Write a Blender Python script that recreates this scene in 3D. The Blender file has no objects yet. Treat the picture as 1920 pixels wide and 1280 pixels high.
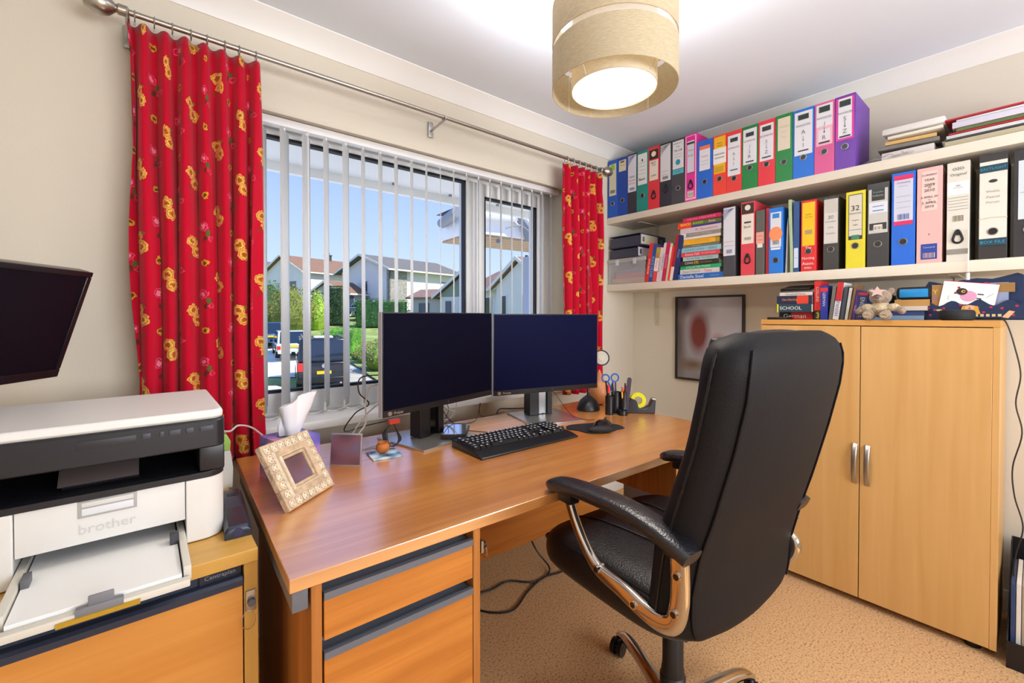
import bpy, bmesh, math, random
from mathutils import Vector, Matrix, Euler
PI = math.pi
random.seed(7)
SC = bpy.context.scene
COL = SC.collection
# ------------------------------------------------------------------ camera, world, lights, exposure
CAM = Vector((-2.6489, -1.8424, 1.18)); YAW = .6949; PITCH = .0124; FPX = 826.655; SHIFT = -37.01
cd = bpy.data.cameras.new('camera'); cam = bpy.data.objects.new('camera', cd); COL.objects.link(cam)
cam.location = CAM; cam.rotation_euler = (PI/2-PITCH, 0, -YAW)
cd.sensor_width = 36; cd.sensor_fit = 'HORIZONTAL'; cd.lens = FPX/1920*36; cd.shift_y = SHIFT/1920; cd.clip_start = .02; cd.clip_end = 500
SC.camera = cam
SC.view_settings.view_transform = 'Standard'; SC.view_settings.look = 'None'
SC.view_settings.exposure = 0.42; SC.view_settings.gamma = 1; SC.view_settings.use_curve_mapping = False
try:
    SC.cycles.use_denoising = True; SC.cycles.denoiser = 'OPENIMAGEDENOISE'
    SC.cycles.max_bounces = 8; SC.cycles.diffuse_bounces = 4; SC.cycles.transparent_max_bounces = 12
    SC.cycles.sample_clamp_indirect = 4; SC.cycles.caustics_reflective = False; SC.cycles.caustics_refractive = False
except Exception: pass
wd = bpy.data.worlds.new('sky'); SC.world = wd; wd.use_nodes = True
nt = wd.node_tree; nt.nodes.clear()
wo = nt.nodes.new('ShaderNodeOutputWorld'); bg = nt.nodes.new('ShaderNodeBackground'); bg.inputs[1].default_value = 1.1
tc = nt.nodes.new('ShaderNodeTexCoord'); sp = nt.nodes.new('ShaderNodeSeparateXYZ'); rp = nt.nodes.new('ShaderNodeValToRGB')
rp.color_ramp.elements[0].position = 0.0; rp.color_ramp.elements[0].color = (.56, .68, 1.0, 1)
rp.color_ramp.elements[1].position = .75; rp.color_ramp.elements[1].color = (.17, .35, .85, 1)
e_ = rp.color_ramp.elements.new(.3); e_.color = (.31, .44, .98, 1)
nt.links.new(tc.outputs['Generated'], sp.inputs[0]); nt.links.new(sp.outputs[2], rp.inputs[0])
nt.links.new(rp.outputs[0], bg.inputs[0]); nt.links.new(bg.outputs[0], wo.inputs[0])
def light(name, kind, loc, energy, color=(1, 1, 1), target=None, **kw):
    l = bpy.data.lights.new(name, kind); l.energy = energy; l.color = color
    for k, v in kw.items(): setattr(l, k, v)
    o = bpy.data.objects.new(name, l); COL.objects.link(o); o.location = loc
    if target is not None: o.rotation_euler = (Vector(target)-Vector(loc)).to_track_quat('-Z', 'Y').to_euler()
    return o
light('sun', 'SUN', (10, 5, 12), 5.0, (1, .95, .86), (4, 14, 0), angle=.01)
# added fill lamp just inside the made-up rear window, aimed at the ceiling
light('rear_fill', 'AREA', (-1.6, -3.5, 1.3), 50, (.99, .99, 1), (-1.5, -1.5, 2.29), shape='RECTANGLE', size=2.0, size_y=.75)

# ------------------------------------------------------------------ helpers
_fh = Vector((math.sin(YAW), math.cos(YAW), 0)); _rt = Vector((math.cos(YAW), -math.sin(YAW), 0))
_F = Vector((math.sin(YAW)*math.cos(PITCH), math.cos(YAW)*math.cos(PITCH), -math.sin(PITCH))); _U = _rt.cross(_F)
def P(u, v, t):            # a surveyed point: bearing, elevation and distance from the tripod
    return CAM + (_F + _rt*((u-960)/FPX) - _U*((v-640-SHIFT)/FPX))*t
M_ = {}
def lin(c):
    return tuple(((x/12.92) if x <= .04045 else ((x+.055)/1.055)**2.4) for x in c[:3])
def hx(s):
    return lin(tuple(int(s[i:i+2], 16)/255 for i in (0, 2, 4)))
def mat(name, color, rough=.6, metal=0, spec=.5, emit=None, estr=0, bump=0, bscale=60, var=0, vscale=8, trans=0, alpha=1, coat=0, sheen=0, sss=0):
    if name in M_: return M_[name]
    if isinstance(color, str): color = hx(color)
    m = bpy.data.materials.new(name); m.use_nodes = True; n = m.node_tree; b = n.nodes['Principled BSDF']
    b.inputs['Base Color'].default_value = (*color, 1); b.inputs['Roughness'].default_value = rough; b.inputs['Metallic'].default_value = metal
    b.inputs['Specular IOR Level'].default_value = spec; b.inputs['Transmission Weight'].default_value = trans; b.inputs['Alpha'].default_value = alpha
    b.inputs['Coat Weight'].default_value = coat; b.inputs['Sheen Weight'].default_value = sheen
    if emit: b.inputs['Emission Color'].default_value = (*emit, 1); b.inputs['Emission Strength'].default_value = estr
    if bump or var:
        co = n.nodes.new('ShaderNodeTexCoord')
        if bump:
            no = n.nodes.new('ShaderNodeTexNoise'); no.inputs['Scale'].default_value = bscale; no.inputs['Detail'].default_value = 3
            bp = n.nodes.new('ShaderNodeBump'); bp.inputs['Strength'].default_value = bump; bp.inputs['Distance'].default_value = .01
            n.links.new(co.outputs['Object'], no.inputs['Vector']); n.links.new(no.outputs['Fac'], bp.inputs['Height']); n.links.new(bp.outputs[0], b.inputs['Normal'])
        if var:
            no = n.nodes.new('ShaderNodeTexNoise'); no.inputs['Scale'].default_value = vscale; no.inputs['Detail'].default_value = 4
            r = n.nodes.new('ShaderNodeValToRGB'); r.color_ramp.elements[0].position = .3; r.color_ramp.elements[1].position = .7
            r.color_ramp.elements[0].color = (*[c*(1-var) for c in color], 1); r.color_ramp.elements[1].color = (*[min(1, c*(1+var)) for c in color], 1)
            n.links.new(co.outputs['Object'], no.inputs['Vector']); n.links.new(no.outputs['Fac'], r.inputs[0]); n.links.new(r.outputs[0], b.inputs['Base Color'])
    M_[name] = m
    return m
def wood(name, c1, c2, axis=0, rough=.4, scale=1.0, spec=.5):
    if name in M_: return M_[name]
    c1, c2 = hx(c1), hx(c2)
    m = bpy.data.materials.new(name); m.use_nodes = True; n = m.node_tree; b = n.nodes['Principled BSDF']
    b.inputs['Roughness'].default_value = rough; b.inputs['Specular IOR Level'].default_value = spec
    co = n.nodes.new('ShaderNodeTexCoord'); mp = n.nodes.new('ShaderNodeMapping')
    s = [42*scale]*3; s[axis] = 2.2*scale; mp.inputs['Scale'].default_value = s
    no = n.nodes.new('ShaderNodeTexNoise'); no.inputs['Scale'].default_value = 1; no.inputs['Detail'].default_value = 5; no.inputs['Distortion'].default_value = .6
    mp2 = n.nodes.new('ShaderNodeMapping'); s2 = [7*scale]*3; s2[axis] = .5*scale; mp2.inputs['Scale'].default_value = s2
    n2 = n.nodes.new('ShaderNodeTexNoise'); n2.inputs['Scale'].default_value = 1; n2.inputs['Detail'].default_value = 2
    mx = n.nodes.new('ShaderNodeMath'); mx.operation = 'ADD'; hf = n.nodes.new('ShaderNodeMath'); hf.operation = 'MULTIPLY'; hf.inputs[1].default_value = .5
    r = n.nodes.new('ShaderNodeValToRGB'); r.color_ramp.elements[0].position = .38; r.color_ramp.elements[1].position = .62
    r.color_ramp.elements[0].color = (*c2, 1); r.color_ramp.elements[1].color = (*c1, 1)
    L = n.links.new
    L(co.outputs['Object'], mp.inputs[0]); L(mp.outputs[0], no.inputs['Vector']); L(co.outputs['Object'], mp2.inputs[0]); L(mp2.outputs[0], n2.inputs['Vector'])
    L(no.outputs['Fac'], mx.inputs[0]); L(n2.outputs['Fac'], mx.inputs[1]); L(mx.outputs[0], hf.inputs[0]); L(hf.outputs[0], r.inputs[0]); L(r.outputs[0], b.inputs['Base Color'])
    M_[name] = m
    return m
_txt = {}
def textgeo(s):
    if s not in _txt:
        c = bpy.data.curves.new('t', 'FONT'); c.body = s; c.size = 1; c.resolution_u = 2
        o = bpy.data.objects.new('t', c); me = bpy.data.meshes.new_from_object(o)
        vs = [v.co.copy() for v in me.vertices]; fs = [tuple(p.vertices) for p in me.polygons]
        bpy.data.objects.remove(o); bpy.data.curves.remove(c); bpy.data.meshes.remove(me)
        if vs:
            x0 = min(v.x for v in vs); x1 = max(v.x for v in vs); y0 = min(v.y for v in vs); y1 = max(v.y for v in vs)
        else: x0 = y0 = 0; x1 = y1 = 1
        _txt[s] = (vs, fs, x0, x1, y0, y1)
    return _txt[s]
class MB:
    def __init__(s): s.bm = bmesh.new(); s.mats = []
    def mi(s, m):
        if m not in s.mats: s.mats.append(m)
        return s.mats.index(m)
    def add(s, vs, fs, m, T=None):
        i = s.mi(m); bv = [s.bm.verts.new((T @ Vector(v)) if T else v) for v in vs]
        for f in fs:
            try: fc = s.bm.faces.new([bv[k] for k in f]); fc.material_index = i
            except ValueError: pass
        return bv
    def box(s, lo, hi, m, T=None, bev=0):
        x0, y0, z0 = lo; x1, y1, z1 = hi
        if bev:
            b = bmesh.new(); bmesh.ops.create_cube(b, size=1)
            for v in b.verts: v.co = Vector(((x0+x1)/2+v.co.x*(x1-x0), (y0+y1)/2+v.co.y*(y1-y0), (z0+z1)/2+v.co.z*(z1-z0)))
            bmesh.ops.bevel(b, geom=list(b.edges), offset=bev, segments=2, affect='EDGES', profile=.6)
            b.verts.index_update(); s.add([v.co.copy() for v in b.verts], [[v.index for v in f.verts] for f in b.faces], m, T); b.free(); return s
        s.add([(x0,y0,z0),(x1,y0,z0),(x1,y1,z0),(x0,y1,z0),(x0,y0,z1),(x1,y0,z1),(x1,y1,z1),(x0,y1,z1)],
              [(0,3,2,1),(4,5,6,7),(0,1,5,4),(1,2,6,5),(2,3,7,6),(3,0,4,7)], m, T); return s
    def cyl(s, p0, p1, r0, m, r1=None, n=20, T=None, caps=True):
        p0, p1 = Vector(p0), Vector(p1); r1 = r0 if r1 is None else r1
        q = (p1-p0).to_track_quat('Z', 'Y'); vs = []
        for p, r in ((p0, r0), (p1, r1)):
            for k in range(n): a = 2*PI*k/n; vs.append(p+q @ Vector((r*math.cos(a), r*math.sin(a), 0)))
        fs = [(k, (k+1) % n, n+(k+1) % n, n+k) for k in range(n)]
        if caps: fs += [tuple(range(n-1, -1, -1)), tuple(range(n, 2*n))]
        s.add(vs, fs, m, T); return s
    def tube(s, pts, r, m, n=8, T=None, closed=False, w=None, h=None, up=None):
        # swept round section, or (w,h) rounded-rectangle section with w along `up`
        pts = [Vector(p) for p in pts]; N = len(pts); vs = []
        prev = None
        for i, p in enumerate(pts):
            a = pts[(i-1) % N] if (closed or i) else p; b = pts[(i+1) % N] if (closed or i < N-1) else p
            t = (b-a).normalized()
            if up is not None: x = Vector(up); x = (x-t*x.dot(t)).normalized()
            elif prev is None: x = t.orthogonal().normalized()
            else: x = (prev-t*prev.dot(t)).normalized()
            prev = x; y = t.cross(x)
            rr = r[i] if isinstance(r, (list, tuple)) else r
            ww = (w[i] if isinstance(w, (list, tuple)) else w); hh = (h[i] if isinstance(h, (list, tuple)) else h)
            for k in range(n):
                g = 2*PI*k/n; c_, s_ = math.cos(g), math.sin(g)
                if w is None: vs.append(p+x*(rr*c_)+y*(rr*s_))
                else: vs.append(p+x*(ww/2*math.copysign(abs(c_)**.6, c_))+y*(hh/2*math.copysign(abs(s_)**.6, s_)))
        fs = []
        for i in range(N if closed else N-1):
            j = (i+1) % N
            for k in range(n): fs.append((i*n+k, i*n+(k+1) % n, j*n+(k+1) % n, j*n+k))
        if not closed: fs += [tuple(range(n-1, -1, -1)), tuple(range((N-1)*n, N*n))]
        s.add(vs, fs, m, T); return s
    def lathe(s, prof, c, m, n=32, T=None, sx=1, sy=1):
        vs = []; c = Vector(c)
        for r, z in prof:
            for k in range(n): a = 2*PI*k/n; vs.append(c+Vector((r*sx*math.cos(a), r*sy*math.sin(a), z)))
        fs = [(i*n+k, i*n+(k+1) % n, (i+1)*n+(k+1) % n, (i+1)*n+k) for i in range(len(prof)-1) for k in range(n)]
        if prof[0][0] > 1e-4: fs.append(tuple(range(n-1, -1, -1)))
        if prof[-1][0] > 1e-4: fs.append(tuple(range((len(prof)-1)*n, len(prof)*n)))
        s.add(vs, fs, m, T); return s
    def shell(s, prof, c, m, n=48):   # open ring surfaces (closed profile loop)
        vs = []; c = Vector(c); K = len(prof)
        for r, z in prof:
            for k in range(n): a = 2*PI*k/n; vs.append(c+Vector((r*math.cos(a), r*math.sin(a), z)))
        s.add(vs, [(i*n+k, i*n+(k+1) % n, ((i+1) % K)*n+(k+1) % n, ((i+1) % K)*n+k) for i in range(K) for k in range(n)], m); return s
    def prism(s, poly, ax, a0, a1, m, T=None):   # poly in the two other axes, extruded along ax
        def mk(p, a): return {'x': (a, p[0], p[1]), 'y': (p[0], a, p[1]), 'z': (p[0], p[1], a)}[ax]
        n = len(poly); vs = [mk(p, a0) for p in poly]+[mk(p, a1) for p in poly]
        s.add(vs, [tuple(range(n-1, -1, -1)), tuple(range(n, 2*n))]+[(k, (k+1) % n, n+(k+1) % n, n+k) for k in range(n)], m, T); return s
    def loft(s, rings, m, T=None, caps=True):
        n = len(rings[0]); vs = [p for r in rings for p in r]
        fs = [(i*n+k, i*n+(k+1) % n, (i+1)*n+(k+1) % n, (i+1)*n+k) for i in range(len(rings)-1) for k in range(n)]
        if caps: fs += [tuple(range(n-1, -1, -1)), tuple(range((len(rings)-1)*n, len(rings)*n))]
        s.add(vs, fs, m, T); return s
    def ball(s, c, r, m, n=16, T=None):
        rx, ry, rz = r if isinstance(r, tuple) else (r, r, r); c = Vector(c)
        b = bmesh.new(); bmesh.ops.create_uvsphere(b, u_segments=n, v_segments=max(6, n*2//3), radius=1); b.verts.index_update()
        s.add([c+Vector((v.co.x*rx, v.co.y*ry, v.co.z*rz)) for v in b.verts], [[v.index for v in f.verts] for f in b.faces], m, T); b.free(); return s
    def text(s, t, o, xd, yd, w, h, m, T=None, fit=False, align='c'):
        vs, fs, x0, x1, y0, y1 = textgeo(t); o, xd, yd = Vector(o), Vector(xd).normalized(), Vector(yd).normalized()
        kx = w/max(x1-x0, 1e-3); ky = h/max(y1-y0, 1e-3)
        if not fit: kx = ky = min(kx, ky)
        cx = (x0+x1)/2 if align == 'c' else x0; cy = (y0+y1)/2
        s.add([o+xd*((v.x-cx)*kx)+yd*((v.y-cy)*ky) for v in vs], fs, m, T); return s
    def rect(s, o, xd, yd, w, h, m, T=None):
        o, xd, yd = Vector(o), Vector(xd).normalized()*(w/2), Vector(yd).normalized()*(h/2)
        s.add([o-xd-yd, o+xd-yd, o+xd+yd, o-xd+yd], [(0, 1, 2, 3)], m, T); return s
    def disc(s, o, xd, yd, r, m, r2=None, n=20, T=None):
        o, xd, yd = Vector(o), Vector(xd).normalized(), Vector(yd).normalized(); r2 = r2 or r
        s.add([o+xd*(r*math.cos(2*PI*k/n))+yd*(r2*math.sin(2*PI*k/n)) for k in range(n)], [tuple(range(n))], m, T); return s
    def build(s, name, parent=None, smooth=35, bevel=0, loc=None, rot=None, sub=0, solid=0, remesh=0):
        s.bm.normal_update()
        me = bpy.data.meshes.new(name); s.bm.to_mesh(me); s.bm.free()
        for m in s.mats: me.materials.append(m)
        if smooth:
            me.polygons.foreach_set('use_smooth', [True]*len(me.polygons)); me.set_sharp_from_angle(angle=math.radians(smooth))
        o = bpy.data.objects.new(name, me); COL.objects.link(o)
        if parent: o.parent = parent
        if loc: o.location = loc
        if rot: o.rotation_euler = rot
        if solid: q = o.modifiers.new('s', 'SOLIDIFY'); q.thickness = solid; q.offset = 0
        if remesh: q = o.modifiers.new('r', 'REMESH'); q.mode = 'VOXEL'; q.voxel_size = remesh; q.use_smooth_shade = True
        if bevel: q = o.modifiers.new('b', 'BEVEL'); q.width = bevel; q.segments = 2; q.limit_method = 'ANGLE'; q.angle_limit = math.radians(40)
        if sub: q = o.modifiers.new('d', 'SUBSURF'); q.levels = sub; q.render_levels = sub
        return o
def tag(o, label=None, cat=None, group=None, kind=None):
    if label: o['label'] = label
    if cat: o['category'] = cat
    if group: o['group'] = group
    if kind: o['kind'] = kind
    return o
def thing(name, label, cat, loc=(0, 0, 0), rot=0, group=None, kind=None):
    o = bpy.data.objects.new(name, None); COL.objects.link(o); o.location = loc; o.empty_display_size = .05
    o.rotation_euler = rot if isinstance(rot, (tuple, list)) else (0, 0, rot)
    return tag(o, label, cat, group, kind)
def kids(o): return [c for c in bpy.data.objects if c.parent == o]
def dup(o, loc, rot=None, label=None, parent=None):
    c = o.copy(); COL.objects.link(c); c.location = loc; c.parent = parent
    if rot is not None: c.rotation_euler = rot
    if label: c['label'] = label
    for ch in kids(o):
        d = ch.copy(); COL.objects.link(d); d.parent = c
        for g in kids(ch): e = g.copy(); COL.objects.link(e); e.parent = d
    return c
def smoothpath(pts, k=6):
    pts = [Vector(p) for p in pts]; out = []
    for i in range(len(pts)-1):
        p0 = pts[max(i-1, 0)]; p1 = pts[i]; p2 = pts[i+1]; p3 = pts[min(i+2, len(pts)-1)]
        for j in range(k):
            t = j/k
            out.append(.5*((2*p1)+(p2-p0)*t+(2*p0-5*p1+4*p2-p3)*t*t+(3*p1-p0-3*p2+p3)*t**3))
    out.append(pts[-1]); return out
X, Y, Z = Vector((1, 0, 0)), Vector((0, 1, 0)), Vector((0, 0, 1))

# ------------------------------------------------------------------ materials
WALL = mat('wall_paint', 'dcd4c3', .9, bump=.08, bscale=180)
CEIL = mat('ceiling_paint', 'e6edf6', .95)
WHITE = mat('white_gloss', 'efeeea', .35)
UPVC = mat('upvc_white', 'f2f3f4', .25)
BLACK = mat('black_plastic', '121216', .4)
BLACKG = mat('black_gloss', '0b0b10', .15)
CHROME = mat('chrome', 'd8d8d8', .08, 1)
STEEL = mat('brushed_steel', 'b4b2ae', .32, 1)
NICKEL = mat('satin_nickel', 'b0aaa0', .3, 1)
PAPER = mat('paper', 'e9e6de', .8)
WHITEP = mat('white_paper', 'f4f4f2', .7)
INK = mat('ink', '26262c', .7)
GINK = mat('grey_ink', '77767c', .7)

# ------------------------------------------------------------------ room shell
CZ = 2.29
XL, YB = -3.35, -3.6
def struct(mb, name, **k): return tag(mb.build(name, **k), kind='structure')
def carpet():
    m = bpy.data.materials.new('carpet'); m.use_nodes = True; n = m.node_tree; b = n.nodes['Principled BSDF']; L = n.links.new
    b.inputs['Roughness'].default_value = 1; b.inputs['Specular IOR Level'].default_value = .1
    co = n.nodes.new('ShaderNodeTexCoord'); a = n.nodes.new('ShaderNodeTexNoise'); a.inputs['Scale'].default_value = 150; a.inputs['Detail'].default_value = 3
    r = n.nodes.new('ShaderNodeValToRGB'); el = r.color_ramp.elements; el[0].position = .3; el[0].color = (*hx('8c6640'), 1); el[1].position = .44; el[1].color = (*hx('d0a676'), 1)
    e = el.new(.62); e.color = (*hx('deb486'), 1)
    c = n.nodes.new('ShaderNodeTexNoise'); c.inputs['Scale'].default_value = 300; bp = n.nodes.new('ShaderNodeBump'); bp.inputs['Strength'].default_value = .5; bp.inputs['Distance'].default_value = .004
    L(co.outputs['Object'], a.inputs['Vector']); L(co.outputs['Object'], c.inputs['Vector']); L(a.outputs['Fac'], r.inputs[0]); L(r.outputs[0], b.inputs['Base Color']); L(c.outputs['Fac'], bp.inputs['Height']); L(bp.outputs[0], b.inputs['Normal'])
    return m
b = MB(); b.box((XL-.1, YB-.1, -.08), (.1, .1, 0), carpet()); struct(b, 'floor')
b = MB(); b.box((XL-.1, YB-.1, CZ), (.1, .28, CZ+.1), CEIL); struct(b, 'ceiling')
b = MB(); b.box((0, YB-.1, 0), (.28, .28, CZ), WALL); struct(b, 'wall_right')
b = MB(); b.box((XL-.1, YB-.1, 0), (XL, .28, CZ), WALL); struct(b, 'wall_left')
WX0, WX1, WZ0, WZ1 = -2.42, -.70, .775, 1.945
b = MB(); WT = .28
for lo, hi in (((XL, 0, 0), (WX0, WT, CZ)), ((WX1, 0, 0), (0, WT, CZ)), ((WX0, 0, WZ1), (WX1, WT, CZ)), ((WX0, 0, 0), (WX1, WT, WZ0))): b.box(lo, hi, WALL)
struct(b, 'wall_window')
b = MB(); BX0, BX1, BZ0, BZ1 = -2.4, -.3, .85, 2.1
for lo, hi in (((XL, YB-.1, 0), (BX0, YB, CZ)), ((BX1, YB-.1, 0), (0, YB, CZ)), ((BX0, YB-.1, BZ1), (BX1, YB, CZ)), ((BX0, YB-.1, 0), (BX1, YB, BZ0))): b.box(lo, hi, WALL)
struct(b, 'wall_back')
# coving: concave profile on window wall and right wall
prof = [(0, 2.214), (0, CZ), (-.066, CZ), (-.066, CZ-.004), (-.05, CZ-.014), (-.032, CZ-.03), (-.016, CZ-.052), (-.006, 2.218), (-.004, 2.214)]
b = MB(); b.prism([(p[0], p[1]) for p in prof], 'x', XL, 0, WHITE); struct(b, 'trim_1', smooth=50)
b = MB(); b.prism([(p[0], p[1]) for p in prof], 'y', YB, 0, WHITE); struct(b, 'trim_2', smooth=50)
b = MB(); b.box((XL, -.016, 0), (0, 0, .085), WHITE, bev=.004); struct(b, 'baseboard_window')
b = MB(); b.box((-.016, YB, 0), (0, -.016, .085), WHITE, bev=.004); struct(b, 'baseboard_right')
b = MB(); b.box((XL, YB, 0), (XL+.016, -.016, .085), WHITE, bev=.004); struct(b, 'baseboard_left')
# reveal bead (trim round the opening)
b = MB(); b.box((WX0-.012, -.008, WZ1-.006), (WX1+.012, .004, WZ1+.012), WALL, bev=.003); b.box((WX1-.004, -.008, WZ0), (WX1+.012, .004, WZ1), WALL, bev=.003); struct(b, 'trim_3')
# window
win = thing('window_1', None, None, kind='structure')
GREY = mat('gasket', '1c1d22', .6)
b = MB(); FY0, FY1 = .13, .20
GZ0, GZ1 = .87, 1.905
b.box((WX0, FY0, WZ0), (WX0+.07, FY1, WZ1), UPVC, bev=.006); b.box((WX1-.06, FY0, WZ0), (WX1, FY1, WZ1), UPVC, bev=.006)
b.box((WX0+.07, FY0, GZ1), (WX1-.06, FY1, WZ1), UPVC, bev=.006); b.box((WX0+.07, FY0, WZ0), (WX1-.06, FY1, GZ0), UPVC, bev=.006)
b.box((-1.325, FY0, GZ0), (-1.265, FY1, GZ1), UPVC, bev=.006)
b.build('window_frame', win)
b = MB(); sx0, sx1 = -1.262, WX1-.062
for lo, hi in (((sx0, .115, GZ0+.002), (sx0+.05, .19, GZ1-.002)), ((sx1-.06, .115, GZ0+.002), (sx1, .19, GZ1-.002)), ((sx0+.05, .115, GZ1-.07), (sx1-.06, .19, GZ1-.002)), ((sx0+.05, .115, GZ0+.002), (sx1-.06, .19, GZ0+.07))): b.box(lo, hi, UPVC, bev=.006)
b.build('sash', win)
b = MB(); g0, g1 = WX0+.07, -1.325
for (x0, x1, z0, z1, y) in ((g0, g1, GZ0, GZ1, .132), (sx0+.05, sx1-.06, GZ0+.07, GZ1-.07, .118)):
    for lo, hi in (((x0, y, z0), (x1, y+.03, z0+.011)), ((x0, y, z1-.011), (x1, y+.03, z1)), ((x0, y, z0), (x0+.009, y+.03, z1)), ((x1-.009, y, z0), (x1, y+.03, z1))): b.box(lo, hi, GREY)
b.build('gasket', win)
def glass():
    m = bpy.data.materials.new('window_glass'); m.use_nodes = True; n = m.node_tree; n.nodes.clear(); L = n.links.new
    o = n.nodes.new('ShaderNodeOutputMaterial'); t = n.nodes.new('ShaderNodeBsdfTransparent'); g = n.nodes.new('ShaderNodeBsdfGlossy'); g.inputs['Roughness'].default_value = .02
    mx = n.nodes.new('ShaderNodeMixShader'); f = n.nodes.new('ShaderNodeFresnel'); f.inputs[0].default_value = 1.12
    t.inputs[0].default_value = (.97, .98, .98, 1); L(f.outputs[0], mx.inputs[0]); L(t.outputs[0], mx.inputs[1]); L(g.outputs[0], mx.inputs[2]); L(mx.outputs[0], o.inputs[0]); return m
GL = glass()
b = MB(); b.box((g0+.004, .158, GZ0+.004), (g1-.004, .164, GZ1-.004), GL); b.build('glass_pane', win, smooth=0)
b = MB(); b.box((sx0+.054, .148, GZ0+.074), (sx1-.064, .154, GZ1-.074), GL); b.build('glass_pane', win, smooth=0)
b = MB(); b.box((WX0-.04, -.092, .752), (WX1+.04, .13, .783), WHITE, bev=.005); b.build('window_sill', win)
wb = thing('added_window', None, None, kind='structure')  # made-up window behind the camera, added to go with the fill lamp
b = MB()
for lo, hi in (((BX0, YB-.08, BZ0), (BX0+.06, YB-.02, BZ1)), ((BX1-.06, YB-.08, BZ0), (BX1, YB-.02, BZ1)), ((BX0+.06, YB-.08, BZ1-.06), (BX1-.06, YB-.02, BZ1)), ((BX0+.06, YB-.08, BZ0), (BX1-.06, YB-.02, BZ0+.06)), ((-1.38, YB-.08, BZ0+.06), (-1.32, YB-.02, BZ1-.06))): b.box(lo, hi, UPVC, bev=.006)
b.build('window_frame', wb)
b = MB(); b.box((BX0+.06, YB-.055, BZ0+.06), (-1.38, YB-.05, BZ1-.06), GL); b.build('glass_pane', wb, smooth=0)
b = MB(); b.box((-1.32, YB-.055, BZ0+.06), (BX1-.06, YB-.05, BZ1-.06), GL); b.build('glass_pane', wb, smooth=0)

# ------------------------------------------------------------------ shelves (wall units)
SX = -.2985
for z0, z1, lab in ((1.7845, 1.825, 'long white painted upper wall shelf carrying the upper row of coloured ring binders'), (1.3442, 1.388, 'long white painted lower wall shelf carrying the book stack and large box files')):
    t = thing('wall_shelf', lab, 'shelf', (SX, 0, z0))
    b = MB(); b.box((0, -3.3, 0), (-SX, -.001, z1-z0), mat('shelf_paint', 'e6ddcb', .45), bev=.003); b.build('shelf_board', t)
    for y in (-.19, -1.62):
        b = MB(); BR = mat('bracket_paint', 'c9c3ae', .5)
        b.box((-SX-.004, y-.014, -.225), (-SX-.001, y+.014, 0), BR); b.box((.09, y-.014, -.004), (-SX, y+.014, 0), BR)
        for k in (-.03, -.1, -.2): b.cyl((-SX-.006, y, k), (-SX-.003, y, k), .005, STEEL, n=10)
        b.build('bracket', t)
    if z0 < 1.5:
        b = MB(); b.cyl((-.012, -1.668, -.004), (-.012, -1.668, -.03), .0055, WHITE, n=10); b.tube([(-.006, -1.668, 0), (-.006, -1.668, .04), (-.0045, -1.668, .10), (-.004, -1.668, .16)], .0012, WHITE, n=5); b.build('pull_cord', t)

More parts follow.
